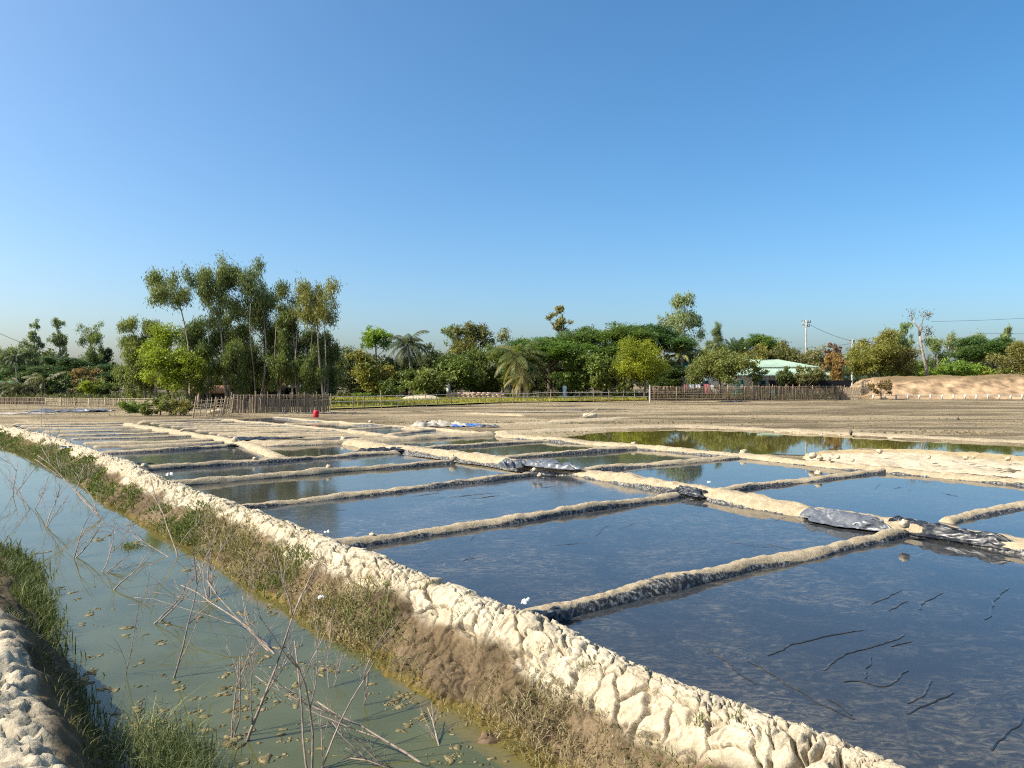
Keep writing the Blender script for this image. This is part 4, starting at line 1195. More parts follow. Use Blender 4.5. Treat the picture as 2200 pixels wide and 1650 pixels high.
rng = np.random.default_rng(77)
def woven_fence(label, pts, h, n_post, n_slat, rails, mats, post_r=.045, slat_r=.014, rail_r=.02, lean=(0, 0), slat_top=(.9, 1.05), name='bamboo_fence', low=None, group='bamboo fences of the village'):
    root = empty(name, (*pts[0][:2], .05), label, 'fence', group)
    L = np.array([lean[0], lean[1], 0])
    for i in range(n_post):
        f = i / (n_post - 1); p = lin2(pts, f); hh = h * rng.uniform(.95, 1.15)
        j = rng.normal(size=2) * .04
        pole('post', (p[0], p[1], -.1), np.array([p[0] + j[0], p[1] + j[1], hh]) + L * hh, post_r * rng.uniform(.7, 1.2), mats[0], root)
    for i in range(n_slat):
        f = (i + .5 + rng.uniform(-.35, .35)) / n_slat; p = lin2(pts, f); hh = h * rng.uniform(*slat_top)
        if low is not None and i % 3: hh = h * low * rng.uniform(.9, 1.1)
        j = rng.normal(size=2) * .02
        pole('slat', (p[0], p[1] + .03, .0), np.array([p[0] + j[0], p[1] + j[1] + .03, hh]) + L * hh, slat_r * rng.uniform(.7, 1.4), mats[1], root)
    segs = max(1, n_post // 5)
    for rz in rails:
        for k in range(segs):
            a = lin2(pts, k / segs); b = lin2(pts, min(1, (k + 1) / segs + .01))
            za = h * rz + rng.normal() * .02; zb = h * rz + rng.normal() * .03
            yy = -.05 - .01 * rng.uniform(0, 1)
            pole('rail', np.array([a[0], a[1] + yy, za]) + L * za, np.array([b[0], b[1] + yy, zb]) + L * zb, rail_r, mats[2], root)
    return root

W2 = lambda l, z=.05: [P(x, y, z)[:2] for x, y in l]
woven_fence('tall bamboo lattice fence in front of the green roofed house', W2([(1397, 862), (1600, 861), (1815, 858)]), 1.52, 27, 150, (.2, .36, .52, .68, .82, .95), ('bamboo', 'bamboo_red', 'bamboo'), rail_r=.022, slat_r=.024)
woven_fence('dark brushwood fence panel slumping at the right end of the lattice fence', W2([(1800, 858), (1842, 859)]), 1.35, 4, 46, (.25, .5, .75), ('bamboo_grey', 'bamboo_grey', 'bamboo_grey'), lean=(.28, 0), slat_r=.03)
woven_fence('pale bamboo fence climbing onto the embankment', [P(1840, 858)[:2], P(1880, 854)[:2], np.array([P(1925, 852)[0], 94.0])], 1.9, 6, 50, (.25, .45, .65, .85), ('bamboo', 'bamboo_light', 'bamboo_light'), slat_r=.02)
woven_fence('dense grey woven fence before the grove', W2([(497, 886), (560, 886), (706, 884)]), 1.28, 9, 96, (.32, .66, .80, .9), ('bamboo_grey', 'bamboo_grey', 'bamboo'), slat_r=.032, low=.74)
woven_fence('open bamboo lattice panel leaning left of the dense woven fence', W2([(414, 897), (450, 895), (497, 888)]), 1.12, 4, 15, (.1, .25, .4, .55, .7, .85), ('bamboo', 'bamboo', 'bamboo_light'), lean=(.12, .1), slat_r=.02, rail_r=.016)
woven_fence('low pale reed fence at far left, beyond the dry field', W2([(100, 870), (190, 871), (330, 872)]), .68, 8, 70, (.15, .3, .45, .6, .75, .9), ('bamboo_light', 'bamboo_light', 'bamboo_light'), slat_r=.02, rail_r=.016)
woven_fence('low dark brushwood fence at the left photo edge', W2([(-60, 867), (0, 867), (98, 868)]), .60, 8, 74, (.5, .95), ('bamboo_grey', 'bamboo_grey', 'bamboo'), slat_r=.04)

rf_pts = W2([(709, 882), (770, 880), (860, 876), (1000, 871), (1200, 866), (1394, 863)])
rf = empty('rail_fence', (*rf_pts[0], .05), 'thin bamboo rail fence running along the yellow field', 'fence')
npst = 23
for i in range(npst):
    p = lin2(rf_pts, (i + rng.uniform(-.2, .2)) / (npst - 1) if 0 < i < npst - 1 else i / (npst - 1)); h = rng.uniform(1.0, 1.35)
    pole('post', (p[0], p[1], -.05), (p[0] + rng.normal() * .09, p[1], h), .033, 'bamboo_grey' if i % 3 else 'bamboo', rf)
for rz in (.30, .62, .98):
    for k in range(8):
        if rz == .30 and k % 2: continue
        a = lin2(rf_pts, k / 8); b = lin2(rf_pts, (k + 1.04) / 8)
        pole('rail', (a[0], a[1] - .04, rz + rng.normal() * .03), (b[0], b[1] - .04, rz + rng.normal() * .03), .024, 'pole_grey' if rz > .5 else 'bamboo', rf)
pp = P(1396, 864, .05)
pole('corner_post', (pp[0], pp[1] - .15, -.05), (pp[0], pp[1] - .15, 1.62), .07, 'pole_grey', rf)

wf_pts = W2([(1868, 857), (2200, 857), (2330, 857)])
wf = empty('post_fence', (*wf_pts[0], .05), 'low pale fence with stout posts at the embankment foot', 'fence')
for i in range(20):
    p = lin2(wf_pts, i / 19); h = .52 + rng.uniform(-.03, .03)
    mb = MB(); w = .075
    mb.box((-w, -w, 0), (w, w, h - .05)); mb.add([(-w, -w, h - .05), (w, -w, h - .05), (w, w, h - .05), (-w, w, h - .05), (0, 0, h)], None, [(0, 1, 4), (1, 2, 4), (2, 3, 4), (3, 0, 4)])
    o = mb.build('post', M['post_white'], wf); o.location = (p[0] - wf.location.x, p[1] - .9 - wf.location.y, -.02)
for k in range(4):
    a = lin2(wf_pts, k / 4); b = lin2(wf_pts, (k + 1) / 4)
    pole('rail', (a[0], a[1] - .9, .47), (b[0], b[1] - .9, .47), .03, 'post_white', wf)

# ------------------------------------------------------------------ houses
def house_box(mb, a, b): mb.box(a, b)

def slope(mb, p0, p1, p2, p3, th=.05, rib=.35, amp=.03):
    """corrugated roof slope: eave p0-p1, ridge p3-p2"""
    p0, p1, p2, p3 = [np.array(p, float) for p in (p0, p1, p2, p3)]
    n = max(4, int(np.linalg.norm(p1 - p0) / rib) * 2)
    u = np.linspace(0, 1, n)[:, None]
    e = p0 + (p1 - p0) * u; r = p3 + (p2 - p3) * u
    nv = np.cross(p1 - p0, p3 - p0); nv /= np.linalg.norm(nv)
    w = (np.arange(n) % 2)[:, None] * amp
    V = np.concatenate([e + nv * w, r + nv * w, e - nv * th, r - nv * th])
    i = np.arange(n - 1)
    F = np.concatenate([np.stack([i, i + 1, n + i + 1, n + i], 1), np.stack([2 * n + i + 1, 2 * n + i, 3 * n + i, 3 * n + i + 1], 1), np.stack([2 * n + i, 2 * n + i + 1, i + 1, i], 1)])
    mb.add(V, F)

d = 91.0
hx = lambda x: (x - CXP) / FPX * d
hz = lambda y: CAM_H + (HOR - y) / FPX * d
hr = empty('green_roofed_house', (hx(1610), d, 0), 'long low house with green metal roof behind the lattice fence', 'house')
L0, L1 = hx(1476) - hr.location.x, hx(1758) - hr.location.x
mb = MB(); mb.box((L0 + .5, .6, 0), (L1 - .9, 5.6, hz(786))); mb.build('wall', M['wall_cream'], hr)
e0, e1 = hx(1458) - hr.location.x, hx(1762) - hr.location.x
r0, r1 = hx(1503) - hr.location.x, hx(1690) - hr.location.x
ze, zr_ = hz(789), hz(771)
mb = MB(); slope(mb, (e0 + 2.0, -.2, ze), (e1, -.2, ze), (r1, 3.1, zr_), (r0, 3.1, zr_)); slope(mb, (e1, -.2, ze), (e1, 6.4, ze), (r1, 3.1, zr_), (r1, 3.1, zr_ - .001))
slope(mb, (e1, 6.4, ze), (e0, 6.4, ze), (r0, 3.1, zr_), (r1, 3.1, zr_))
mb.build('roof', M['roof_green'], hr)
mb = MB(); slope(mb, (e0, 6.4, ze), (e0 + 2.0, -.2, ze), (r0, 3.1, zr_), (r0 - .01, 3.1, zr_)); mb.build('hip', M['roof_teal'], hr)
v0, v1 = hx(1560) - hr.location.x, hx(1782) - hr.location.x
mb = MB(); slope(mb, (v0, -3.0, hz(806.5)), (v1, -3.0, hz(806.5)), (v1 - 1.3, -.5, hz(792)), (v0 + .5, -.5, hz(792))); slope(mb, (v1, -3.0, hz(806.5)), (v1, 3.2, hz(806.5)), (v1 - 1.3, 3.0, hz(792)), (v1 - 1.3, -.5, hz(792)))
mb.build('veranda_roof', M['roof_green'], hr)
for i in range(7):
    x = v0 + .4 + i * (v1 - v0 - .8) / 6
    pole('veranda_post', (x + hr.location.x, d - 2.8, 0), (x + hr.location.x, d - 2.8, hz(806.5)), .06, 'bamboo_grey', hr)
for i, x in enumerate((1490, 1516, 1640, 1700)):
    xx = hx(x) - hr.location.x
    o = MB(); o.box((xx - .45, .50, 1.0), (xx + .45, .58, 2.1)); w = o.build('window', M['paint_teal'], hr)
    o = MB(); o.box((xx - .36, .46, 1.08), (xx + .36, .498, 2.02)); o.build('pane', M['glass_dark'], w)
for x in (1590, 1670):
    xx = hx(x) - hr.location.x
    o = MB(); o.box((xx - .5, .50, .05), (xx + .5, .58, 2.1)); w = o.build('door', M['paint_teal'], hr)
    o = MB(); o.box((xx + .36, .44, 1.0), (xx + .42, .498, 1.15)); o.build('handle', M['wire'], w)

def hut(label, x0, x1, d, y_ridge, y_eave, depth=3.0, roof='thatch', wall='wall_dark', cat='hut', name='thatched_hut', gable=False):
    sc = d / FPX; a, b = (x0 - CXP) * sc, (x1 - CXP) * sc
    zr = CAM_H + (HOR - y_ridge) * sc; ze = CAM_H + (HOR - y_eave) * sc
    r = empty(name, ((a + b) / 2, d, 0), label, cat, 'huts under the grove' if roof == 'thatch' else None)
    w = (b - a) / 2
    mb = MB(); mb.box((-w + .25, .3, 0), (w - .25, depth - .3, ze + .1))
    mb.add([(-w + .26, .3, ze), (-w + .26, depth - .3, ze), (-w + .26, depth / 2, zr - .12), (w - .26, .3, ze), (w - .26, depth - .3, ze), (w - .26, depth / 2, zr - .12)], None, [(0, 1, 2), (3, 5, 4)])
    mb.build('wall', M[wall], r)
    mb = MB(); slope(mb, (-w, -.15, ze), (w, -.15, ze), (w, depth / 2, zr), (-w, depth / 2, zr), .12, .18, .06); slope(mb, (w, depth + .15, ze), (-w, depth + .15, ze), (-w, depth / 2, zr), (w, depth / 2, zr), .12, .18, .06)
    mb.build('roof', M[roof], r)
    mb = MB(); mb.box((-.4, .22, .05), (.4, .28, min(1.4, ze))); mb.build('door', M['dark_opening'], r)
    return r

hut('thatched hut with brown sloping roof in the grove', 535, 612, 68, 812, 838)
hut('smaller thatched hut roof half hidden left of the brown one', 500, 536, 71, 802, 824, 2.6)
hut('low brown thatched shed at the left of the grove', 405, 488, 66, 829, 843, 2.4)
hut('grey walled shed beside the thatched hut', 612, 646, 68.5, 818, 832, 2.4, 'wall_grey', 'wall_grey', name='grey_shed', cat='shed')
hut('teal roofed house peeking out at the left photo edge', -20, 18, 100, 819, 836, 4, 'roof_teal', 'wall_cream', name='teal_roofed_house', cat='house')

# small masonry in the middle
def block(label, name, cat, x0, x1, y0, d, mat, depth=.5, cap=True):
    sc = d / FPX; a, b = (x0 - CXP) * sc, (x1 - CXP) * sc; h = CAM_H + (HOR - y0) * sc
    r = empty(name, ((a + b) / 2, d, .05), label, cat); w = (b - a) / 2
    mb = MB(); mb.box((-w, 0, 0), (w, depth, h - .12)); mb.build('body', M[mat], r)
    if cap:
        mb = MB(); mb.box((-w - .05, -.05, h - .12), (w + .05, depth + .05, h)); mb.build('cap', M[mat], r)
    return r
block('tall white pillar among the bushes behind the field', 'white_pillar', 'pillar', 959, 968, 817, 86, 'cloth_white')
block('pale concrete block at the back of the yellow field', 'concrete_block', 'tank', 852, 866, 846, 84, 'concrete', .8)
# weathered brick wall: courses of bricks as parts
d = 82.0; sc = d / FPX
bw = empty('brick_wall', ((958 - CXP) * sc, d, .1), 'weathered pinkish brick wall behind the drooping palm', 'wall')
mb = MB(); mb.box((0, .06, 0), (128 * sc, .3, .70)); mb.build('core', M['brick'], bw)
bm_ = MB(); bm_.box((0, 0, 0), (.50, .055, .17)); bme = bm_.build('brick', M['brick'], bw).data
bcol = [o for o in bw.children if o.name.startswith('brick')][0]
k = 0
for row in range(4):
    for i in range(12):
        if row == 3 and rng.uniform() < .3: continue
        o = bcol if k == 0 else put('brick', bme, None, bw)
        o.location = (.03 + i * .53 + (row % 2) * .12, rng.uniform(-.02, .015), .01 + row * .18); k += 1

# rubble heap by the concrete block
rubble = empty('rubble_heap', P(905, 859, .1), 'pale heap of rubble right of the concrete block', 'rubble heap')
V = []; n = 40; m = 16
a = np.linspace(-1, 1, n)[:, None] * np.ones((1, m)); b = np.linspace(-1, 1, m)[None, :] * np.ones((n, 1))
z = np.clip(1 - a ** 2 - b ** 2 * .9, 0, 1) ** .8 * .5 + .16 * fbm(a * 6, b * 4, 850, 4) * (np.clip(1 - a ** 2 - b ** 2, 0, 1) > 0)
put('heap', mesh_np('heap', np.stack([a.ravel() * 2.3, b.ravel() * 1.2, z.ravel()], 1), grid_faces(n, m), False), M['clod'], rubble)

# ------------------------------------------------------------------ poles and wires
def utility(label, x, top, d, arms):
    sc = d / FPX
    p = np.array([(x - CXP) * sc, d, 0]); h = CAM_H + (HOR - top) * sc
    r = empty('utility_pole', p, label, 'utility pole', 'utility poles')
    mb = MB(); s = np.linspace(0, 1, 8)
    mb.tube(np.stack([0 * s, 0 * s, h * s], 1), .17 - .07 * s, 8); mb.build('shaft', M['pole_grey'], r, True)
    for z, w in arms:
        mb = MB(); mb.box((-w, -.06, h - z - .06), (w, .06, h - z + .06)); cr = mb.build('crossarm', M['pole_grey'], r)
        for q in (-1, -.45, .45, 1):
            mb = MB(); mb.tube([(q * w * .92, 0, h - z + .06), (q * w * .92, 0, h - z + .28)], [.06, .05], 6); mb.build('insulator', M['wall_dark'], cr)
    return p + np.array([0, 0, h])

t1 = utility('tall utility pole with crossarms above the house', 1732, 687, 104, [(.35, .62), (.9, .45)])
t2 = utility('shorter plain utility pole before the mottled tree', 1831, 730, 104, [(.3, .3)])

def wire(label, a, b, sag, r=.022, n=30):
    s = np.linspace(0, 1, n)[:, None]
    pts = np.array(a) * (1 - s) + np.array(b) * s; pts[:, 2] -= sag * np.sin(np.pi * s[:, 0])
    mb = MB(); mb.tube(pts, r, 4); o = mb.build('power_line', M['wire'])
    tag(o, label, 'power line', 'power lines')
wire('upper power line between the two utility poles', t1 - np.array([0, 0, .4]), t2 - np.array([0, 0, .2]), .25)
wire('level power line running left from the shorter pole', t2 - np.array([0, 0, .5]), Q(1690, 748, 112), .2)
wire('upper power line at the right photo edge', Q(2000, 691, 130), Q(2330, 675, 130), .2)
wire('lower power line at the right photo edge', Q(2100, 716, 132), Q(2330, 716, 132), .1)
wire('dark power line slanting down at the left photo edge', Q(-120, 655, 100), Q(106, 757, 116), .5, .03)

# dead tree on the embankment
d = 98.0; sc = d / FPX
dt = empty('dead_tree', ((1991 - CXP) * sc, d, 2.3), 'bare pale dead tree standing on the embankment', 'tree')
mb = MB()
q = lambda l: np.array([Q(x, y, d) for x, y in l]) - np.array(dt.location)
mb.tube(q([(1991, 812), (1990, 790), (1984, 765), (1979, 740), (1976, 720)]), [.24, .21, .17, .14, .12], 8)
mb.build('trunk', M['bark_pale'], dt, True)
for l, r in [([(1976, 722), (1973, 706), (1966, 696), (1962, 687)], (.14, .11, .08, .05)), ([(1977, 722), (1979, 705), (1982, 690), (1984, 678)], (.10, .07, .05, .02)), ([(1979, 738), (1985, 728), (1993, 720), (1998, 708)], (.09, .07, .05, .02)),
             ([(1962, 688), (1957, 680), (1959, 672)], (.05, .03, .015)), ([(1984, 679), (1992, 674), (1998, 680)], (.03, .02, .012)), ([(1973, 706), (1978, 697), (1990, 676)], (.05, .03, .015)), ([(1981, 750), (1974, 742), (1970, 735)], (.06, .04, .02))]:
    mb = MB(); mb.tube(q(l), r, 5); mb.build('branch', M['bark_pale'], dt, True)
r2 = np.random.default_rng(9)
cs = q([(1958, 672), (1961, 680), (1983, 676), (1996, 678), (1994, 674), (1999, 710), (1992, 718), (1985, 705)])
c = cs[r2.integers(0, len(cs), 260)] + r2.normal(size=(260, 3)) * .28
V, F, C = leaf_quads(c, r2.normal(size=(260, 3)), .26, .13, mixcol(260, (.10, .09, .06), (.25, .22, .15), r2), r2)
o = put('leaf_tuft', mesh_np('leaf_tuft', V, F, False, C), M['leaf'], dt); o['kind'] = 'stuff'

# ------------------------------------------------------------------ washing, net, cloth
def cloth(label, x0, x1, y0, y1, d, mat, name='hanging_cloth', cat='cloth', group=None, fold_n=3):
    sc = d / FPX; w = (x1 - x0) * sc; h = (y1 - y0) * sc
    top = Q((x0 + x1) / 2, y0, d); n, m = 15, 10
    u = np.linspace(-.5, .5, n)[:, None] * np.ones((1, m)); v = np.linspace(0, 1, m)[None, :] * np.ones((n, 1))
    yy = .05 * np.sin(u * fold_n * 6.3 + v * 2) * v
    V = np.stack([(u * w * (1 - .08 * v)).ravel(), yy.ravel(), (-v * h * (1 + .06 * np.sin(u * 9))).ravel()], 1)
    V2 = V + np.array([0, .02, 0]); F = grid_faces(n, m)
    o = put(name, mesh_np(name, np.concatenate([V, V2]), np.concatenate([F, F[:, ::-1] + n * m]), True), M[mat], None, tuple(top))
    return tag(o, label, cat, group)

g = 'washing on the lattice fence'
dC = 80.0
cloth('narrow pink towel, left one on the lattice fence', 1468, 1477, 826, 840, dC, 'cloth_pink', 'towel', 'towel', g)
cloth('wider pink towel, right one on the lattice fence', 1512, 1524, 825, 845, dC, 'cloth_pink', 'towel', 'towel', g)
cloth('white shirt next to the narrow pink towel', 1480, 1491, 826, 835, dC, 'cloth_white', 'shirt', 'laundry', g)
cloth('white shirt halfway between the two pink towels', 1493, 1504, 826, 834, dC, 'cloth_white', 'shirt', 'laundry', g)
cloth('small white cloth right of the wider pink towel', 1526, 1534, 827, 838, dC, 'cloth_white', 'washcloth', 'laundry', g)
cloth('small white cloth hanging near the fence middle', 1591, 1596, 826, 836, dC, 'cloth_white', 'washcloth', 'laundry', g)
cloth('white cloth hanging by the tall grey corner post', 1384, 1389, 822, 836, 83, 'cloth_white', 'washcloth', 'laundry', g)
cloth('pale blue cloth hanging upright behind the rail fence', 1209, 1217, 829, 860, 80, 'cloth_blue', 'hanging_cloth', 'cloth')
nt = cloth('black shade net sagging behind the right half of the lattice fence', 1650, 1832, 817, 834, 82.5, 'net_black', 'shade_net', 'net', None, 9)

# ------------------------------------------------------------------ small things on the flats
# red bucket
c = P(678, 897, .1)
bk = empty('red_bucket', (c[0], c[1], .12), 'red plastic can standing on the far bund', 'bucket')
mb = MB(); mb.tube([(0, 0, 0), (0, 0, .04), (0, 0, .30), (.0, 0, .36)], [.15, .155, .155, .148], 14); o = mb.build('body', M['red_plastic'], bk, True)
mb = MB(); mb.tube([(0, 0, .355), (0, 0, .375)], [.14, .135], 14); mb.build('lid', M['red_plastic'], bk)
for z in (.1, .24):
    mb = MB(); mb.tube([(0, 0, z), (0, 0, z + .025)], .161, 14); mb.build('hoop', M['red_plastic'], bk)
bk.rotation_euler = (0, .14, 0)
# roller
c = P(1267, 899, .05)
ro = empty('field_roller', (c[0], c[1], .02), 'pale log roller with a long handle on the mud flat', 'roller')
mb = MB(); mb.tube([(-.34, 0, .16), (-.32, 0, .16), (.3, .05, .16), (.38, .06, .15)], [.12, .15, .155, .13], 14); mb.build('drum', M['log'], ro, True)
mb = MB(); mb.tube([(-.37, 0, .16), (-.33, 0, .16)], [.1, .11], 12); mb.build('end_cap', M['post_white'], ro)
mb = MB(); mb.tube([(-.62, -.25, .03), (-.1, -.2, .28), (.5, .0, .6), (.92, .2, .82)], [.025, .024, .022, .02], 6); mb.build('handle', M['bamboo_light'], ro, True)

def rock(label, x, y, size, mat='clod', z=.1, name='mud_clod', cat='clod', group='clods weighing down the plastic', flat=.75, world=None):
    SEED[0] += 1
    r = np.random.default_rng(SEED[0])
    n, m = 14, 10
    th = np.linspace(0, 2 * np.pi, n, endpoint=False); ph = np.linspace(.12, np.pi - .12, m)
    T, PH = np.meshgrid(th, ph, indexing='ij')
    rad = (1 + .6 * fbm(np.cos(T) * 1.6 + 9 * SEED[0], np.sin(T) * 1.6 + PH * 1.5, SEED[0], 3) + r.normal(size=T.shape) * .09) * .8
    V = np.stack([np.sin(PH) * np.cos(T) * rad, np.sin(PH) * np.sin(T) * rad * .85, np.cos(PH) * rad * flat], -1).reshape(-1, 3) * size
    i = np.arange(n)[:, None] * m + np.arange(m - 1)[None]; i2 = ((np.arange(n) + 1) % n)[:, None] * m + np.arange(m - 1)[None]
    F = np.stack([i, i2, i2 + 1, i + 1], -1).reshape(-1, 4)
    caps = [np.arange(n) * m, (np.arange(n) * m + m - 1)[::-1]]
    c = P(x, y, z) if world is None else world
    o = put(name, mesh_np(name, V, [F, np.array(caps)[::-1]], False), M[mat], None, (c[0], c[1], c[2] + size * .3))
    o.rotation_euler = (0, 0, r.uniform(0, 6))
    return tag(o, label, cat, group)

rock('pale clod on the black plastic at the nearest bund junction right', 1943, 1130, .09, z=.2)
rock('clod on the far end of the second bund from the camera', 1160, 1023, .08)
rock('clod midway along the fourth cross bund', 706, 1006, .09, 'clod')
rock('clod where the fourth cross bund meets the central one', 973, 987, .11)
rock('clod beside the grey crumpled sheet on the central bund', 1148, 1012, .09, z=.15)
rock('clod at the left end of the second cross bund', 800, 1151, .05)
rock('clod at the left end of the fifth cross bund', 310, 1003, .09)
rock('clod on the fifth cross bund halfway', 548, 988, .08)
rock('clod at the right corner of the pan under the pond', 1596, 975, .12)
rock('clod at the middle corner of the right bund', 1362, 956, .12)
rock('clod on the right bund beyond the clear pan', 1758, 1020, .10)
rock('clod at the far left cross bund end', 392, 928, .13)
rock('clod at the junction left of the flat black sheet', 505, 948, .14)
rock('clod on the bund right of the red can', 795, 908, .14)
rock('clod on the whitish bund by the pan corner', 737, 945, .14)
rock('clod at the start of the central bund right part', 1600, 972, .09)
for i, (x, y, s_) in enumerate([(1745, 982, .13), (1762, 986, .09), (1782, 988, .07), (1800, 984, .08), (1832, 990, .06), (1890, 972, .10), (1995, 984, .08), (2075, 985, .08), (2092, 984, .05), (2165, 988, .08)]):
    rock(['first', 'second', 'third', 'fourth', 'fifth', 'sixth', 'seventh', 'eighth', 'ninth', 'tenth'][i] + ' pale lump from the left on the dry salt mound', x, y, s_, z=.2, name='salt_lump', cat='lump', group='lumps on the salt mound')
rock('dark stub on the bund between the olive pond and mud flat', 1828, 931, .10, 'wall_dark', .12, 'wooden_stub', 'stub', 'dark stubs', 1.3)
rock('dark stub on the mud flat right of the pond stub', 2058, 903, .12, 'wall_dark', .05, 'wooden_stub', 'stub', 'dark stubs', 1.3)
rock('brown rotting clump in the ditch water at the dike foot', 1050, 1605, .13, 'clod_brown', -.26, 'rotting_clump', 'clump', None, .4)
rock('earthen mound with a dark hollow beside the leaning fence panel', 470, 893, .7, 'clod', -.1, 'earth_mound', 'mound', None, .4)

# crumpled plastic
def crumple(label, x, y, w, l, rot, h, mat, z=.1, name='plastic_sheet', drape=None, group='plastic sheets on the bunds', freq=5.0):
    SEED[0] += 1
    n, m = 40, 26
    u = np.linspace(-.5, .5, n)[:, None] * np.ones((1, m)); v = np.linspace(-.5, .5, m)[None, :] * np.ones((n, 1))
    ep = 1 - .55 * np.clip(u + .5, 0, 1) * (SEED[0] % 3) / 2 - .35 * (2 * np.abs(u)) ** 3
    wx = u * w + .22 * w * fbm(u * 2.5, v * 2.5, SEED[0], 4); wy = v * l * ep + .30 * l * fbm(u * 4, v * 2, SEED[0] + 5, 4)
    rg = 1 - np.abs(fbm(wx * freq + .8 * wy * freq, wy * freq * .6, SEED[0] + 9, 4)) * 2.4
    z_ = h * np.clip(rg, 0, 1) * .6 + h * .5 * (fbm(wx * freq * 2, wy * freq * 2, SEED[0] + 13, 3) + .3)
    if drape is not None: z_ = z_ + drape[0] * (1 - np.clip((v * 2 - drape[1]) ** 2, 0, 1))
    edge = np.minimum(1, 8 * np.minimum(.5 - np.abs(u), .5 - np.abs(v)))
    z_ = z_ * (.25 + .75 * edge)
    c = P(x, y, z)
    V = np.stack([wx.ravel(), wy.ravel(), z_.ravel()], 1)
    o = put(name, mesh_np(name, V, grid_faces(n, m), True), M[mat], None, (c[0], c[1], c[2]))
    o.rotation_euler = (0, 0, rot)
    return tag(o, label, 'plastic sheet', group)

aC = math.atan2(*(np.array(C_w[-2]) - np.array(C_w[-3]))[[1, 0]])
aT = math.atan2(*(np.array(T_w[1][-1]) - np.array(T_w[1][0]))[[1, 0]])
crumple('grey black plastic draped over the central bund above the near corner', 1812, 1127, 1.35, .42, aC, .06, 'liner_grey', .03, drape=(.14, .5))
crumple('black wrinkled plastic running right from the near bund junction', 2030, 1156, 2.1, .42, aC, .06, 'liner_black', .03, drape=(.13, .5))
crumple('black plastic tucked under the main dike at the nearest cross bund', 1160, 1322, .55, .30, aT, .05, 'liner_black', .10)
crumple('grey crumpled plastic lump on the central bund', 1102, 1004, .75, .55, .3, .22, 'liner_grey', .08)
crumple('grey plastic flap across the central bund beyond the lump', 1195, 1004, 1.8, .7, aC + .2, .08, 'liner_grey', .14, drape=(.1, 0))
crumple('dark plastic fold at the right end of the second cross bund', 1478, 1062, .9, .3, aC, .05, 'liner_black', .04, drape=(.1, .4))
crumple('black plastic fold along the right end of the third cross bund', 1168, 1018, .8, .3, aC, .05, 'liner_black', .03)
crumple('flat black tarpaulin lying in the far middle pans', 570, 942, 2.6, 1.3, .05, .06, 'liner_black', .05)
crumple('black plastic at the right end of the fifth cross bund', 825, 968, 1.5, .6, .2, .10, 'liner_black', .06)
crumple('black plastic scrap lying on the crest of the main dike', 152, 962, .75, .32, -.5, .06, 'liner_black', .22)
crumple('black plastic at the left end of the fifth cross bund', 296, 999, .7, .3, .3, .07, 'liner_black', .12)
crumple('black plastic at the right end of the sixth cross bund', 470, 956, 1.2, .4, .1, .06, 'liner_black', .06)
crumple('pale plastic strip stretched over the mud flat behind the roller', 1180, 884, 7.5, .6, .06, .05, 'liner_pale', .04, freq=2)
crumple('second pale plastic strip right of the first, nearer the fence', 1275, 880, 4.5, .5, .1, .05, 'liner_grey', .04, freq=2)
crumple('white heap of salt sheeting at the end of the far bunds', 945, 916, 2.4, 1.1, .1, .30, 'liner_pale', .05, freq=2)
crumple('blue tarpaulin beside the white heap', 1000, 916, 1.3, .7, .2, .15, 'plastic_blue', .05)
crumple('black plastic hump left of the white heap', 918, 913, .9, .6, 0, .26, 'liner_black', .06)
crumple('dark curled sheet right of the blue tarpaulin', 1045, 917, 1.2, .5, .3, .14, 'liner_grey', .05)
crumple('grey and white plastic litter on the far left field', 150, 884, 5.5, 2.0, 0, .22, 'liner_grey', .05, freq=1.6)
crumple('pale plastic litter nearer the left photo edge', 45, 890, 4.5, 1.0, .1, .14, 'liner_pale', .05, freq=1.6)
crumple('long dark plastic strip lying below the dense woven fence', 690, 888, 5.5, .5, .05, .08, 'liner_black', .06, freq=2)
crumple('dark plastic heap on the ground under the lattice fence', 1578, 864, 3.2, .8, 0, .2, 'liner_black', .05, freq=2)
g = 'white plastic scraps by the bunds'
for x, y, z, s_, lab in [(1132, 1296, .22, .07, 'beside the black plastic under the main dike'), (703, 1145, .16, .06, 'at the left end of the second cross bund'), (365, 1022, .15, .12, 'at the left end of the fourth cross bund'), (1524, 1038, .1, .07, 'standing before the clear pan'), (690, 1285, .05, .05, 'on the grassy slope of the main dike')]:
    r = crumple('small white plastic scrap ' + lab, x, y, s_ * 1.2, s_ * .8, .5, s_ * .7, 'plastic_white', z, 'plastic_scrap', None, g, 20)

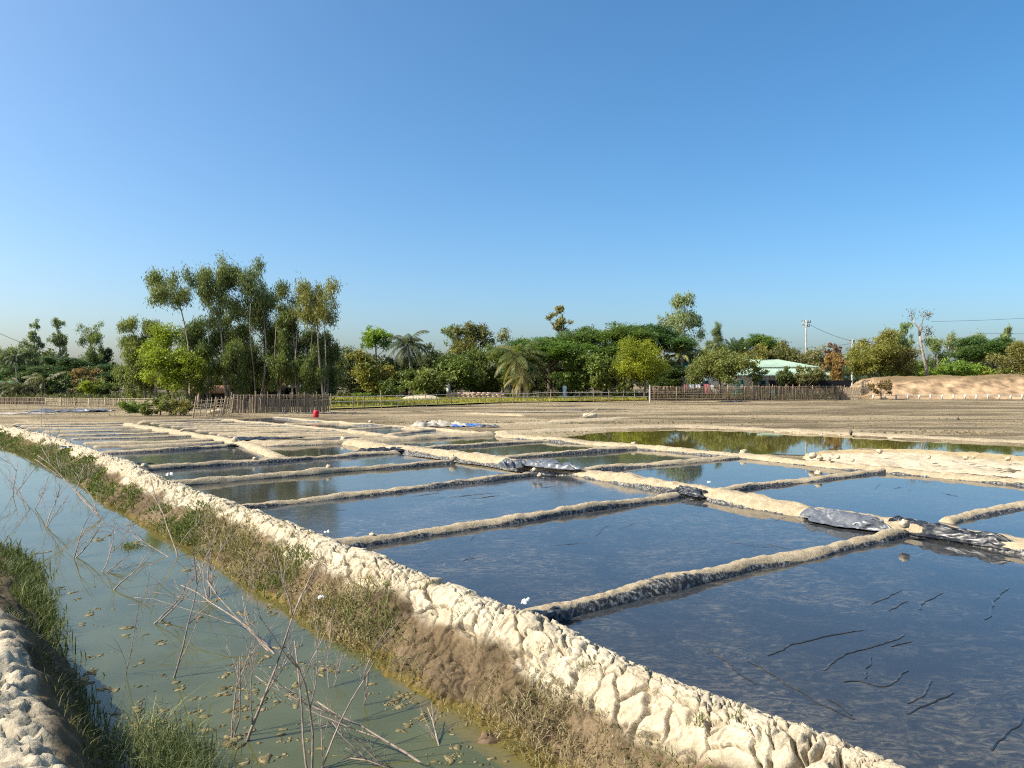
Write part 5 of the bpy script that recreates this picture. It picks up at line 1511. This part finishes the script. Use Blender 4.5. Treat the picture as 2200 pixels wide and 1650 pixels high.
# ------------------------------------------------------------------ dry branches standing in the ditch
def dry_branch(label, base, tips, rad=.012, depth=3, seed=0, group='dry branches in the ditch', dens=1.0):
    r = np.random.default_rng(900 + seed)
    b = P(base[0], base[1], -.2)
    root = b
    mb = MB()
    def grow(p, dvec, ln, rd, lev):
        n = 7
        pts = [p.copy()]; dv = dvec / np.linalg.norm(dvec)
        for i in range(n - 1):
            dv = dv + r.normal(size=3) * .09 + np.array([0, 0, .015]); dv /= np.linalg.norm(dv)
            pts.append(pts[-1] + dv * ln / (n - 1))
        pts = np.array(pts)
        mb.tube(pts - root, np.linspace(rd, rd * .4, n), 5 if lev > 1 else 4)
        if lev <= 0: return
        for _ in range(int(r.integers(3, 6) * dens)):
            i = r.integers(1, n - 1)
            t_ = pts[min(i + 1, n - 1)] - pts[i]; t_ /= np.linalg.norm(t_)
            sd = r.normal(size=3); sd -= t_ * sd.dot(t_); sd /= np.linalg.norm(sd)
            nd = t_ * .95 + sd * r.uniform(.3, .65) + np.array([0, 0, .12])
            grow(pts[i], nd, ln * r.uniform(.35, .75) * (1.1 - i / n * .4), rd * .5, lev - 1)
    for (tx, ty, td) in tips:
        tp = Q(tx, ty, b[1] + td)
        v = tp - b
        grow(b - np.array([0, 0, .08]), v, np.linalg.norm(v), rad * .8 * r.uniform(.85, 1.15), depth)
    o = mb.build('dry_branch', M['twig'], None, True)
    o.location = root
    return tag(o, label, 'branch', group)

br = [((367, 1459), [(469, 1197, .3)], .013, 'tall leaning stick in the middle of the ditch'),
      ((520, 1597), [(680, 1259, .4)], .014, 'long forked stick in the ditch nearest the dike bottom'),
      ((494, 1586), [(553, 1386, .1), (520, 1400, .2)], .009, 'pair of thin upright twigs left of the long forked stick'),
      ((669, 1665), [(800, 1400, .5), (709, 1324, .3), (640, 1353, .4)], .011, 'fan of three pale stems at the bottom edge of the ditch'),
      ((313, 1343), [(420, 1240, .3), (407, 1263, .6)], .011, 'stick pair leaning right above the tall leaning stick'),
      ((231, 1270), [(305, 1170, .3)], .011, 'dark slanted stick on the left of the ditch'),
      ((209, 1234), [(272, 1165, .3), (260, 1120, .6)], .010, 'thin slanted twigs behind the dark slanted stick'),
      ((153, 1201), [(232, 1112, .5), (200, 1090, .2)], .012, 'bushy dry branch at the left of the ditch'),
      ((614, 1412), [(436, 1273, .6), (380, 1225, 1.2)], .012, 'long arching branch lying left over the ditch'),
      ((962, 1655), [(718, 1444, .5), (755, 1600, .1), (890, 1490, .6)], .012, 'low spreading branch at the bottom by the dike foot'),
      ((95, 1133), [(150, 1050, .3), (120, 1030, .8)], .012, 'upright branching twig near the left photo edge'),
      ((70, 1095), [(120, 1010, .5), (30, 1005, .3)], .012, 'grey twig bundle farther up the ditch'),
      ((228, 1118), [(70, 1000, .8), (120, 985, 1.4)], .013, 'long twig leaning left from mid ditch'),
      ((385, 1200), [(290, 1110, .5), (340, 1065, 1.0)], .012, 'reddish twig leaning left before the dike grass'),
      ((450, 1290), [(455, 1170, .3), (490, 1150, .6), (420, 1180, .3)], .009, 'fine reddish brush standing against the dike'),
      ((30, 1060), [(80, 985, .5), (5, 975, .5)], .014, 'farthest twig cluster at the left photo edge'),
      ((160, 1060), [(220, 1000, .6), (180, 985, 1.)], .013, 'far twig cluster beside the dike grass'),
      ((268, 1450), [(276, 1250, .1)], .006, 'single thin reed stem left of the tall leaning stick'),
      ((705, 1480), [(715, 1330, .1), (750, 1380, .2)], .006, 'thin twig rising before the dike grass'),
      ((780, 1520), [(792, 1390, .2)], .006, 'last thin twig near the dike foot at right')]
for i, (b, tp, rd, lab) in enumerate(br):
    dry_branch(lab, b, tp, rd, 3 if rd > .0085 else 2, i, dens=.9)

# ------------------------------------------------------------------ grass, weed and litter along the ditch
rng = np.random.default_rng(55)
parts = []
n = 74000
s_ = 3.0 + (crest_s[-1] - 10) * rng.uniform(0, 1, n) ** 1.6
q_ = rng.uniform(.22, .86, n)
den = fbm(s_ * 1.1, q_ * 2.2, 300, 4) + .45 * sstep(.25, .5, q_) - .25 * sstep(.75, .9, q_) + .12 * sstep(8, 14, s_)
p = dike_point(s_, q_); cd = np.hypot(p[:, 0], p[:, 1])
ok = (den > rng.uniform(.16, .8, n))
p = p[ok]; cd = cd[ok]; n = len(p); dn = den[ok]
f = np.clip(fbm(s_[ok] * .8, q_[ok] * 2, 310, 3) * 1.6 + .7 + .25 * sstep(8, 15, cd), 0, 1)[:, None]
col = mixcol(n, (.20, .16, .075), (.36, .30, .16), rng) * (1 - f) + mixcol(n, (.075, .105, .022), (.16, .19, .045), rng) * f
parts.append(blades(p + np.array([0, 0, .0]), rng.uniform(.025, .085, n) * (.7 + .6 * np.clip(dn, 0, 1)) * np.clip(cd / 7, .85, 1.6), .0068 * np.clip(cd / 5, 1, 4), col, rng, .9, .6))
# tufts on the crest cracks
n = 900
s_ = rng.uniform(4, 22, n); q_ = rng.uniform(-.05, .25, n)
k = rng.integers(0, 60, n); s_ = 4 + 18 * hash2(k, k * 0, 5) + rng.normal(size=n) * .04; q_ = .02 + .25 * hash2(k, k * 0, 8) + rng.normal(size=n) * .02
parts.append(blades(dike_point(s_, q_), rng.uniform(.03, .07, n), .005, mixcol(n, (.08, .10, .02), (.2, .2, .06), rng), rng, .6))
grass_obj('dike_grass', parts, 'short green and straw grass on the ditch side of the main dike')

parts = []
n = 24000
s_ = .5 + 26 * rng.uniform(0, 1, n) ** 1.2; q_ = rng.uniform(2.66, 3.26, n)
den = fbm(s_ * .9, q_ * 2.0, 330, 4) + .35 * sstep(2.8, 3.0, q_) - .5 * sstep(3.12, 3.25, q_)
ok = den > rng.uniform(.05, .7, n)
p = bank_point(s_[ok], q_[ok]); n = len(p); cd = np.hypot(p[:, 0], p[:, 1])
col = mixcol(n, (.05, .06, .02), (.15, .14, .06), rng)
p[:, 2] = np.maximum(p[:, 2], -.21)
parts.append(blades(p, rng.uniform(.03, .09, n), .006 * np.clip(cd / 5, 1, 3), col, rng, .7))
grass_obj('bank_grass', parts, 'dark weedy grass on the shaded near bank')

def clump(label, x, y, n, r, h, a, b, seed, lean=.5, bank=None):
    g = np.random.default_rng(seed)
    c = P(x, y, -.2)
    p = c + np.concatenate([g.normal(size=(n, 2)) * np.array(r), np.zeros((n, 1))], 1)
    if bank is not None:      # rooted along the water's edge of the near bank
        sv = bank[0] + g.normal(size=n) * bank[1]; qv_ = bank[2] + g.normal(size=n) * bank[3]
        f, nn_ = frame(sv)
        p = np.stack([f[:, 0] + qv_ * nn_[:, 0], f[:, 1] + qv_ * nn_[:, 1], np.maximum(bank_point(sv, qv_)[:, 2], -.2)], 1)
    return grass_obj('water_grass', [blades(p - np.array([0, 0, .02]), g.uniform(.4, 1.1, n) * h, .006 * max(1, c[1] / 6), mixcol(n, a, b, g), g, lean)], label)
clump('lush grass clump growing out of the ditch by the near bank', 215, 1440, 1500, (.22, .28), .22, (.06, .085, .03), (.17, .19, .08), 1, bank=(10.1, .35, 2.60, .12))
clump('sparse pale grass clump in the ditch at the bottom', 290, 1590, 420, (.16, .20), .16, (.16, .18, .07), (.32, .32, .15), 2, .9)
clump('bright grass clump at the left photo edge', 22, 1105, 1500, (.45, .45), .17, (.05, .075, .02), (.15, .17, .06), 3, bank=(16.6, .9, 2.84, .10))
clump('grass fringe along the near bank left of the lush clump', 95, 1290, 800, (.2, .5), .11, (.05, .07, .022), (.15, .16, .06), 4, bank=(11.8, 1.2, 2.88, .06))
clump('dark grass tuft at the left edge below the bright clump', 35, 1195, 1000, (.3, .4), .20, (.055, .075, .02), (.14, .16, .05), 5, bank=(14.3, .8, 2.86, .08))
clump('tiny grass tuft standing alone in the ditch', 282, 1175, 140, (.08, .08), .12, (.12, .14, .05), (.2, .22, .08), 6, .8)

# floating weed
rng = np.random.default_rng(66)
mb = MB()
def weed_patch(c, r, z):
    k = int(rng.integers(9, 14))
    a = np.sort(rng.uniform(0, 2 * np.pi, k)); a = .5 * a + .5 * np.linspace(0, 2 * np.pi, k, endpoint=False)
    rr = r * rng.uniform(.4, 1.25, k)
    ex = rng.uniform(.35, .9); ro_ = rng.uniform(0, 3.14)
    x = np.cos(a) * rr; y = np.sin(a) * rr * ex
    X = x * math.cos(ro_) - y * math.sin(ro_); Y = x * math.sin(ro_) + y * math.cos(ro_)
    zt = z + rng.uniform(.0005, .002, k)
    V = np.concatenate([np.stack([c[0] + X, c[1] + Y, zt], 1), np.stack([c[0] + X, c[1] + Y, np.full(k, z - .01)], 1), [[c[0], c[1], z + rng.uniform(.001, .004)]]])
    i = np.arange(k); j = (i + 1) % k
    col = np.array([.21, .17, .095]) * rng.uniform(.45, 1.25) + np.array([0, .01, 0]) * rng.uniform(0, 1)
    mb.add(V, np.stack([i + k, j + k, j, i], 1), np.stack([i, j, np.full(k, 2 * k)], 1), col)
for (x, y, sx_, sy_, n, r) in [(250, 1560, 90, 70, 34, .08), (200, 1470, 60, 60, 18, .07), (500, 1610, 70, 30, 16, .10), (420, 1520, 60, 30, 8, .08), (530, 1480, 60, 30, 13, .08), (640, 1480, 40, 20, 6, .07), (470, 1400, 60, 40, 8, .06),
                             (720, 1420, 40, 25, 12, .08), (600, 1340, 60, 40, 9, .08), (850, 1500, 35, 20, 10, .09), (950, 1560, 35, 30, 10, .09), (960, 1630, 40, 30, 7, .09), (300, 1350, 50, 30, 8, .08), (190, 1300, 40, 40, 8, .07),
                             (640, 1570, 50, 30, 7, .09), (420, 1220, 80, 50, 8, .08), (250, 1200, 70, 40, 7, .08), (300, 1150, 60, 30, 6, .09), (480, 1270, 60, 30, 10, .08)]:
    for _ in range(int(n * .65)):
        a_ = x + rng.normal() * sx_; b_ = y + rng.normal() * sy_
        if b_ < 1090: continue
        c0 = P(a_, b_, -.2); el = rng.uniform(.3, 1.0); th = rng.uniform(0, 3.14)
        for _k in range(int(rng.integers(4, 14))):
            u_, v_ = rng.normal() * r, rng.normal() * r * el * .6
            c = c0 + np.array([u_ * math.cos(th) - v_ * math.sin(th), u_ * math.sin(th) + v_ * math.cos(th), 0])
            qv_ = q_of(np.array([c[0]]), np.array([c[1]]))[0]
            if .70 < qv_ < 2.9: weed_patch(c, (rng.uniform(.006, .02) if rng.uniform() < .7 else rng.uniform(.02, .05)) * max(1, c[1] / 8), -.1985 + rng.uniform(0, .001))
o = mb.build('floating_weed', M['earth'])
tag(o, 'brown scraps of weed floating on the ditch water', 'weed', kind='stuff')

# dry tufts and clods over the mud flat
rng = np.random.default_rng(91)
n = 42000
d = 30 * (86 / 30) ** rng.uniform(0, 1, n); X = rng.uniform(-.72, .72, n) * d
den = fbm(X * .06, d * .5, 900, 4) + .25 * fbm(X * .5, d * .8, 905, 3)
ok = (den > rng.uniform(-.1, .55, n)) & ~inside(X, d, AREA) & ~inside(X, d, POND_w) & ~((q_of(X, d) > -.5) & (d < 60)) & ~((X > (700 - CXP) / FPX * d) & (X < (1400 - CXP) / FPX * d) & (d > 56 + (X / d + .24) * 45))
X = X[ok]; d = d[ok]; n = len(X)
f = np.clip(.4 + 1.5 * fbm(X * .08, d * .3, 910, 3), 0, 1)[:, None]
col = mixcol(n, (.10, .075, .04), (.26, .20, .11), rng) * (1 - f) + mixcol(n, (.10, .10, .03), (.22, .20, .08), rng) * f
grass_obj('flat_stubble', [blades(np.stack([X, d, np.full(n, .02)], 1), rng.uniform(.02, .08, n), rng.uniform(.03, .10, n), col, rng, 1.2, .6)], 'dry tufts and crumbs strewn over the mud flat', 'stubble')
